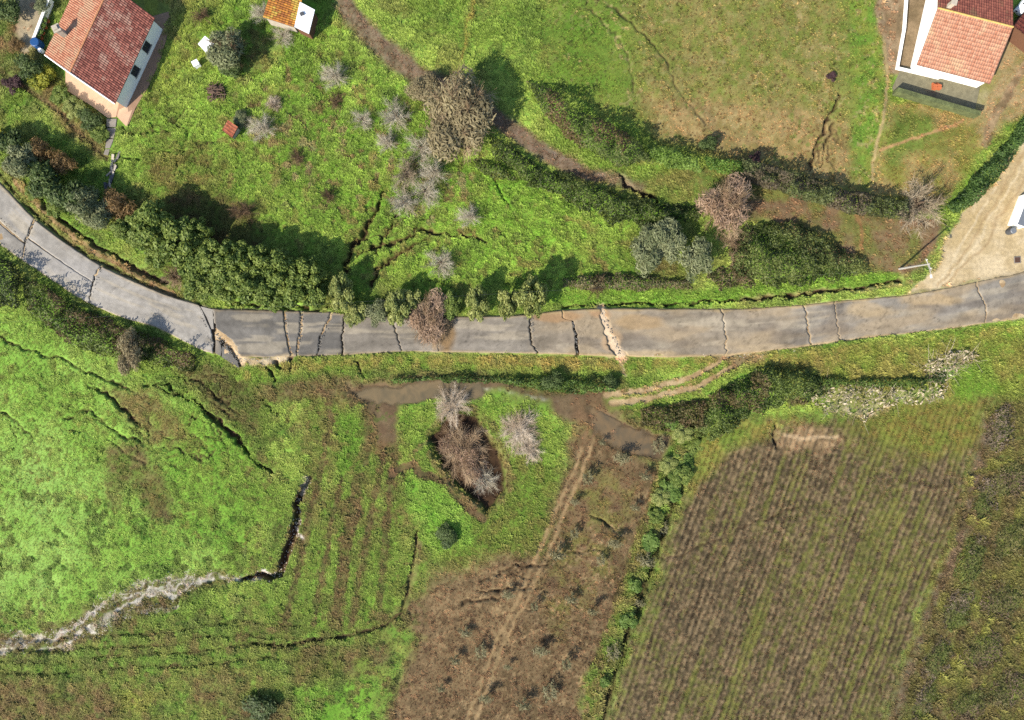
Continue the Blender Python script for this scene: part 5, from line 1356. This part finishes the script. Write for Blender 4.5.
thicket('hedge', [(740, 156), (790, 170), (840, 188), (908, 202), (908, 222), (850, 214), (790, 195), (742, 178)], 2.7, 'long low dark hedge below the shaded field edge', 'hedge', dens=110, c1=C(116, 126, 76), c2=C(70, 76, 46), c3=C(128, 116, 92), seed=5, edge=3, rough=.45, wobble=7)
thicket('hedge', [(1060, 88), (1024, 116), (996, 148), (962, 188), (944, 206), (952, 216), (976, 204), (1008, 168), (1032, 136), (1064, 106)], 1.4, 'dark green hedge along the sandy yard', 'hedge', dens=90, c1=C(96, 126, 62), c2=C(54, 82, 38), seed=6, edge=5, canes=10)
thicket('bramble_thicket', [(740, 226), (790, 220), (830, 240), (868, 262), (868, 276), (820, 282), (770, 286), (735, 280), (726, 255)], 2.2, 'broad dark green thicket above the road right of the olive trees', dens=80, c1=C(122, 134, 70), c2=C(60, 78, 36), seed=7)
thicket('bramble_thicket', [(716, 260), (742, 262), (752, 284), (722, 288), (700, 280)], 1.2, 'brown and green brush between the olive trees and the broad thicket', dens=70, c1=C(150, 128, 96), c2=C(84, 90, 50), seed=8)
thicket('bramble_strip', [(560, 276), (600, 272), (640, 274), (690, 278), (694, 290), (640, 292), (600, 291), (562, 288)], 1.1, 'strip of brownish brambles on the verge above the road', dens=70, c1=C(140, 130, 92), c2=C(84, 86, 52), seed=9, edge=6)
thicket('bramble_strip', [(470, 158), (500, 162), (520, 182), (500, 180), (478, 172)], 1.0, 'small dark bramble patch below the large brown tree', dens=70, c1=DK1, c2=DK2, seed=10, edge=5)
# south of the road
thicket('bramble_thicket', [(22, 276), (60, 296), (100, 318), (128, 328), (160, 340), (196, 358), (190, 372), (150, 362), (106, 358), (62, 338), (28, 312)], 2.2, 'dark bramble bank below the road at the left', dens=80, c1=C(112, 128, 60), c2=C(58, 72, 34), c3=C(130, 110, 76), seed=11, edge=8, wobble=15)
thicket('bramble_thicket', [(-20, 250), (12, 262), (22, 282), (18, 306), (-20, 300)], 2.4, 'dark shrub mass below the road at the left edge', dens=80, c1=C(84, 100, 52), c2=C(48, 60, 32), seed=12)
tree('brown_bush', 'brown', 130, 350, 12, 3.4, 'upright tan brown bush below the road casting a tree shadow', 'bush', ry=21, bare='palebrown', low=.2)
thicket('bramble_strip', [(388, 378), (440, 374), (500, 376), (560, 378), (620, 384), (618, 394), (560, 394), (500, 384), (440, 382), (392, 386)], 1.5, 'low green bramble strip between the road and the muddy water', dens=90, c1=C(112, 142, 62), c2=C(70, 94, 42), seed=13, edge=4)
tree('bush', 'dark', 553, 380, 9, 1.6, 'dark round bush in the strip below the road', 'bush')
tree('bush', 'dark', 612, 382, 7, 1.1, 'small dark bush at the right end of the strip', 'bush')
thicket('bramble_thicket', [(735, 372), (770, 364), (812, 372), (830, 392), (812, 404), (770, 410), (740, 424), (712, 440), (690, 432), (700, 410), (715, 392)], 2.2, 'large dark green bramble thicket below the track junction', dens=80, c1=C(122, 140, 68), c2=C(62, 82, 38), c3=C(132, 118, 78), seed=14)
thicket('bramble_thicket', [(640, 410), (680, 402), (708, 400), (706, 420), (690, 436), (660, 432), (640, 424)], 1.1, 'brown bramble patch beside the puddle', dens=80, c1=C(132, 122, 76), c2=C(80, 80, 46), c3=C(146, 122, 88), seed=15, edge=7, wobble=16)
thicket('dry_reeds', [(800, 386), (846, 384), (900, 386), (944, 384), (940, 398), (900, 404), (862, 420), (830, 414), (806, 400)], .9, 'fallen pale dry reeds along the ditch', 'reeds', dens=9, cspread=.7, leaf=(.26, .10), c1=C(236, 218, 186), c2=C(150, 144, 96), seed=16, edge=8, canes=240, cane_col=(C(240, 226, 198), C(190, 170, 130)))
thicket('dry_reeds', [(918, 366), (940, 352), (966, 348), (980, 356), (960, 370), (944, 384), (924, 382)], .8, 'pale broken reeds on the slope at the right', 'reeds', dens=10, cspread=.9, leaf=(.26, .10), c1=C(240, 222, 190), c2=C(160, 140, 104), seed=17, edge=6, canes=200, cane_col=(C(240, 226, 198), C(190, 170, 130)))
thicket('bramble_strip', [(800, 372), (850, 378), (900, 378), (945, 372), (945, 384), (900, 388), (850, 388), (806, 386)], .8, 'dark green strip above the fallen reeds', dens=80, c1=C(106, 132, 58), c2=C(60, 82, 36), seed=18, edge=4)
# the shrub heap on the island
thicket('bramble_heap', [(444, 430), (464, 424), (482, 442), (490, 468), (492, 492), (478, 496), (460, 472), (438, 450)], 1.3, 'reddish brown heap of dead brambles on the green island', 'brambles', dens=70, leaf=(.26, .03), c1=C(190, 156, 130), c2=C(90, 66, 52), seed=19, edge=8, canes=320, cane_col=(C(232, 214, 200), C(170, 136, 120)))
tree('bare_bush', None, 462, 450, 22, 1.8, 'pale twigged dead bush in the middle of the bramble heap', 'bush', bare='palebrown', ry=28)
tree('bare_bush', None, 486, 482, 13, 1.4, 'white twigged dead bush at the foot of the bramble heap', 'bush', bare='white')
tree('pampas_clump', None, 452, 405, 14, 1.5, 'cream plumed reed clump at the water above the bramble heap', 'reeds', bare='plume', ry=17, trunk=False)
tree('pampas_clump', None, 518, 430, 17, 1.2, 'larger cream plumed reed clump on the right of the island', 'reeds', bare='plume', ry=20, trunk=False)
tree('pampas_clump', None, 530, 450, 11, .9, 'small cream reed clump below the larger one', 'reeds', bare='plume', trunk=False)
tree('bush', 'dark', 448, 535, 10, 1.1, 'single dark round bush on the bright green tongue', 'bush')
tree('bush', 'dark', 258, 708, 13, 1.4, 'dark bush at the bottom edge left of centre', 'bush', bare='dark')
# plants along the ditch
DP = [(694, 448, 11), (686, 462, 10), (680, 476, 10), (668, 466, 8), (672, 490, 12), (660, 498, 9), (656, 516, 11), (664, 530, 9), (650, 540, 11), (644, 562, 10), (636, 585, 10), (640, 606, 8), (628, 620, 9), (612, 652, 9), (604, 680, 8), (672, 420, 8), (682, 434, 9)]
DP.sort(key=lambda p: p[1])
for k, (px, py, r) in enumerate(DP):
    r = r * (1.0 if k < 6 else .62 + .3 * ((k * 5) % 4) / 3)
    tree('ditch_plant', ('small', 'yellowgreen', 'laurel')[k % 3] if k < 9 else ('small', 'olive')[k % 2], px, py, r, .9 + .3 * (k % 2), f'leafy ditch plant, {ordinal(k)} from the top of the ditch between the brown fields', 'plant', group='plants along the ditch between the fields', trunk=False)
# saplings in the brown field
SAPL = [(601, 443), (622, 460), (587, 478), (575, 503), (644, 477), (634, 508), (658, 446), (556, 556), (508, 596), (534, 606), (464, 634), (480, 652), (541, 652), (508, 668), (566, 664), (522, 706), (549, 692), (574, 534), (600, 560), (615, 545), (454, 662), (570, 600), (592, 612), (486, 700), (440, 690)]
SAPL.sort(key=lambda p: p[1])
for k, (px, py) in enumerate(SAPL):
    r = 5.2 + (k * 7 % 5) * .5
    tree('olive_sapling', 'olive', px, py, r * (.75 + .5 * ((k * 13) % 7) / 6), 1.1 + .16 * (k % 5), f'grey green olive sapling, {ordinal(k)} from the top of the brown field', 'sapling', group='olive saplings in the brown field', low=.35)
# low scrub at the right edge
for k, (px, py, rx, ry, col) in enumerate(((1000, 430, 16, 26, 0), (1010, 480, 22, 22, 1), (985, 500, 14, 24, 0), (1008, 540, 20, 22, 1), (972, 560, 16, 26, 0), (1004, 600, 24, 20, 1), (958, 610, 16, 24, 0), (985, 650, 22, 22, 1), (936, 660, 15, 24, 0), (1010, 690, 22, 22, 1), (925, 702, 16, 20, 0), (970, 704, 20, 18, 1))):
    pol = [(px + rx * math.cos(a) - ry * .25 * math.sin(a), py + ry * math.sin(a)) for a in np.linspace(0, 6.283, 13)[:-1]]
    thicket('scrub_patch', pol, .75, ('grey brown' if col == 0 else 'olive green') + f' low scrub patch, {ordinal(k)} from the top along the right edge', 'scrub', dens=45, leaf=(.15, .06), c1=(C(156, 138, 118), C(142, 136, 84))[col], c2=(C(96, 88, 66), C(98, 108, 56))[col], c3=(C(120, 132, 66), C(140, 120, 96))[col], seed=40 + k, edge=14, canes=60, group='low scrub patches along the right edge')
# scattered pale stones along the runoff and the gully
def stones(name, label, paths, n, spread, size, seed, colmat):
    rg = np.random.default_rng(seed); V, F = [], []
    base = np.array([[-1, -1, -.5], [1, -1, -.5], [1, 1, -.5], [-1, 1, -.5], [-.7, -.7, .6], [.7, -.7, .6], [.7, .7, .6], [-.7, .7, .6]])
    fc = np.array([[4, 5, 6, 7], [0, 1, 5, 4], [1, 2, 6, 5], [2, 3, 7, 6], [3, 0, 4, 7]])
    for k in range(n):
        P = paths[rg.integers(len(paths))]; i = rg.integers(len(P) - 1); t = rg.random()
        px = P[i][0] + (P[i + 1][0] - P[i][0]) * t + rg.normal(0, spread); py = P[i][1] + (P[i + 1][1] - P[i][1]) * t + rg.normal(0, spread)
        x, y = W(px, py); z = max(float(ground_z(x, y)), .13 if name == 'asphalt_rubble' else -9); a = rg.uniform(0, 6.28); s = size * rg.uniform(.4, 1.3)
        b = (base + rg.normal(0, .18, base.shape)) * s * np.array([1.2, .9, .6])
        ca, sa = math.cos(a), math.sin(a)
        V.append(np.stack([b[:, 0] * ca - b[:, 1] * sa + x, b[:, 0] * sa + b[:, 1] * ca + y, b[:, 2] + z], -1)); F.append(fc + 8 * k)
    me = mesh_np(name, np.concatenate(V), np.concatenate(F), None, colmat)
    return tag(obj(name, me), label, 'stones', kind='stuff')
stones('gravel', 'pale gravel washed along the runoff channel at the lower left', STR, 1700, 2.8, .06, 3, M_STONE)
stones('gravel', 'pale stones and clods along the dark gully', [GUL], 160, 2.6, .09, 4, M_STONE)
stones('gravel', 'stones scattered along the road verge and sandy cracks', [[(215, 334), (240, 360)], [(243, 361), (290, 358)], [(604, 310), (620, 356)], [(640, 358), (740, 356), (820, 348), (1000, 324)]], 300, 2.0, .06, 5, M_STONE)

M_CHIP = mat('asphalt_chip', C(120, 118, 114), .9, .3, 5)
stones('asphalt_rubble', 'loose asphalt chips and clods along the road cracks', [[(26, 241), (36, 220)], [(0, 218), (26, 241)], [(102, 266), (90, 302)], [(199, 306), (214, 350)], [(216, 334), (240, 362)], [(286, 312), (291, 356)], [(302, 312), (298, 356)], [(330, 314), (317, 354)], [(531, 316), (537, 352)], [(573, 321), (578, 353)], [(602, 310), (621, 356)]], 420, 1.0, .07, 9, M_CHIP)

# ================================================================== GRASS
def tuft(name, seed, blades, ln, wd, lean):
    rg = np.random.default_rng(seed); V, F = [], []
    for k in range(blades):
        a = rg.uniform(0, 6.28); r = rg.uniform(0, .16); el = rg.uniform(*lean); l = ln * rg.uniform(.55, 1.15)
        b = np.array([r * math.cos(a + 1), r * math.sin(a + 1), -.03]); d = np.array([math.cos(a) * math.cos(el), math.sin(a) * math.cos(el), math.sin(el)])
        s = np.array([-math.sin(a), math.cos(a), 0]) * wd
        m = b + d * l * .6; t = m + (d * .6 + np.array([math.cos(a), math.sin(a), -.35]) * .5) * l * .45
        n = len(V); V += [b - s * .6, b + s * .6, m + s, m - s, t]
        F += [(n, n + 1, n + 2, n + 3), (n + 3, n + 2, n + 4, n + 4)]
    me = bpy.data.meshes.new(name); me.from_pydata([tuple(v) for v in V], [], [f if f[2] != f[3] else f[:3] for f in F]); me.materials.append(M_GRASS); me.update()
    return bpy.data.objects.new(name, me)
M_GRASS = leaf_mat('grass_blade', (1, 1, 1), .3, atype='INSTANCER', attr='tint', rough=.7)
TUFTS = [tuft('grass_tuft', 1, 22, .34, .030, (.5, 1.35)), tuft('grass_tuft', 2, 16, .30, .045, (.3, 1.1)), tuft('grass_tuft', 3, 26, .26, .026, (.2, 1.2))]

grg = np.random.default_rng(2024)
NG = 400000
gx = grg.uniform(-72, 72, NG); gy = grg.uniform(-52, 52, NG)
gi = np.clip(((gy - ys_in[0]) / GS).round().astype(int), 0, NY - 1); gj = np.clip(((gx - xs_in[0]) / GS).round().astype(int), 0, NX - 1)
den = GD[gi, gj].copy()
gpx = gx / S + 512; gpy = 360 - gy / S
den *= (.55 + .7 * fbm(gpx, gpy, 9, 3, 700))
bad = inroad[gi, gj] > .3
for p in ([(172, 8), (164, 32), (158, 60), (146, 88), (128, 129), (106, 119), (70, 92), (60, 70), (85, -40)], [(907, -40), (895, 72), (890, 94), (974, 118), (985, 90), (1020, 30), (1030, -40)], [(263, -30), (264, 20), (308, 36), (318, 8), (300, -30)], [(106, 118), (118, 118), (112, 150), (103, 155)], [(197, 36), (210, 60), (222, 48), (206, 34)], [(222, 128), (229, 118), (239, 127), (232, 140)]):
    bad |= sd_poly(gpx, gpy, p) < 0
for p in THICK:
    a = np.array(p); q = (gpx > a[:, 0].min()) & (gpx < a[:, 0].max()) & (gpy > a[:, 1].min()) & (gpy < a[:, 1].max())
    i = np.nonzero(q)[0]; bad[i] |= sd_poly(gpx[i], gpy[i], p) < -4
keep = (grg.random(NG) < den) & ~bad
gx, gy, gi, gj, gpx, gpy = gx[keep], gy[keep], gi[keep], gj[keep], gpx[keep], gpy[keep]
gz = ground_z(gx, gy); ng = len(gx)
gt = COL[gi, gj] * (1.72 * np.clip(1 + (grg.uniform(.66, 1.30, ng) - 1) * JIT[gi, gj], .15, 2.2) * (.78 + .44 * fbm(gpx, gpy, 4, 2, 710)))[:, None]
gt = gt * .92 + gt.mean(1)[:, None] * .08
gt = gt * np.array([1.20, .985, .88])
yel = grg.random(ng) < .06
gt[yel] = gt[yel] * np.array([1.22, 1.18, 1.25])
gs = TH[gi, gj] * grg.uniform(.5, 1.3, ng) * (.62 + .62 * sstep(.3, .75, fbm(gpx, gpy, 8, 3, 720)))
gme = bpy.data.meshes.new('grass_points')
gme.vertices.add(ng); gme.vertices.foreach_set('co', np.stack([gx, gy, gz], -1).astype(np.float32).ravel())
for nm, ty, arr in (('tint', 'FLOAT_COLOR', np.concatenate([gt, np.ones((ng, 1))], 1)), ('size', 'FLOAT', gs), ('turn', 'FLOAT', grg.uniform(0, 6.28, ng)), ('pick', 'INT', grg.integers(0, 3, ng))):
    a = gme.attributes.new(nm, ty, 'POINT')
    a.data.foreach_set('color' if ty == 'FLOAT_COLOR' else 'value', np.ascontiguousarray(arr, dtype=np.int32 if ty == 'INT' else np.float32).ravel())
gme.update()
grass = tag(obj('grass', gme), 'grass and weeds covering the meadows and fields', 'grass', kind='stuff')
ng_t = bpy.data.node_groups.new('scatter_grass', 'GeometryNodeTree')
ng_t.interface.new_socket('Geometry', in_out='INPUT', socket_type='NodeSocketGeometry')
ng_t.interface.new_socket('Geometry', in_out='OUTPUT', socket_type='NodeSocketGeometry')
N = ng_t.nodes; Lk = ng_t.links
gin = N.new('NodeGroupInput'); gout = N.new('NodeGroupOutput')
iop = N.new('GeometryNodeInstanceOnPoints'); gti = N.new('GeometryNodeGeometryToInstance')
for t in TUFTS[::-1]:
    oi = N.new('GeometryNodeObjectInfo'); oi.inputs[0].default_value = t
    oi.inputs['As Instance'].default_value = True
    Lk.new(oi.outputs['Geometry'], gti.inputs[0])
def named(nm, ty):
    q = N.new('GeometryNodeInputNamedAttribute'); q.data_type = ty; q.inputs[0].default_value = nm; return q.outputs[0]
Lk.new(gin.outputs[0], iop.inputs['Points']); Lk.new(gti.outputs[0], iop.inputs['Instance'])
iop.inputs['Pick Instance'].default_value = True
Lk.new(named('pick', 'INT'), iop.inputs['Instance Index'])
cmb = N.new('ShaderNodeCombineXYZ'); Lk.new(named('turn', 'FLOAT'), cmb.inputs[2])
Lk.new(cmb.outputs[0], iop.inputs['Rotation']); Lk.new(named('size', 'FLOAT'), iop.inputs['Scale'])
Lk.new(iop.outputs[0], gout.inputs[0])
md = grass.modifiers.new('scatter', 'NODES'); md.node_group = ng_t
print('tufts', ng, 'objects', len(bpy.data.objects))
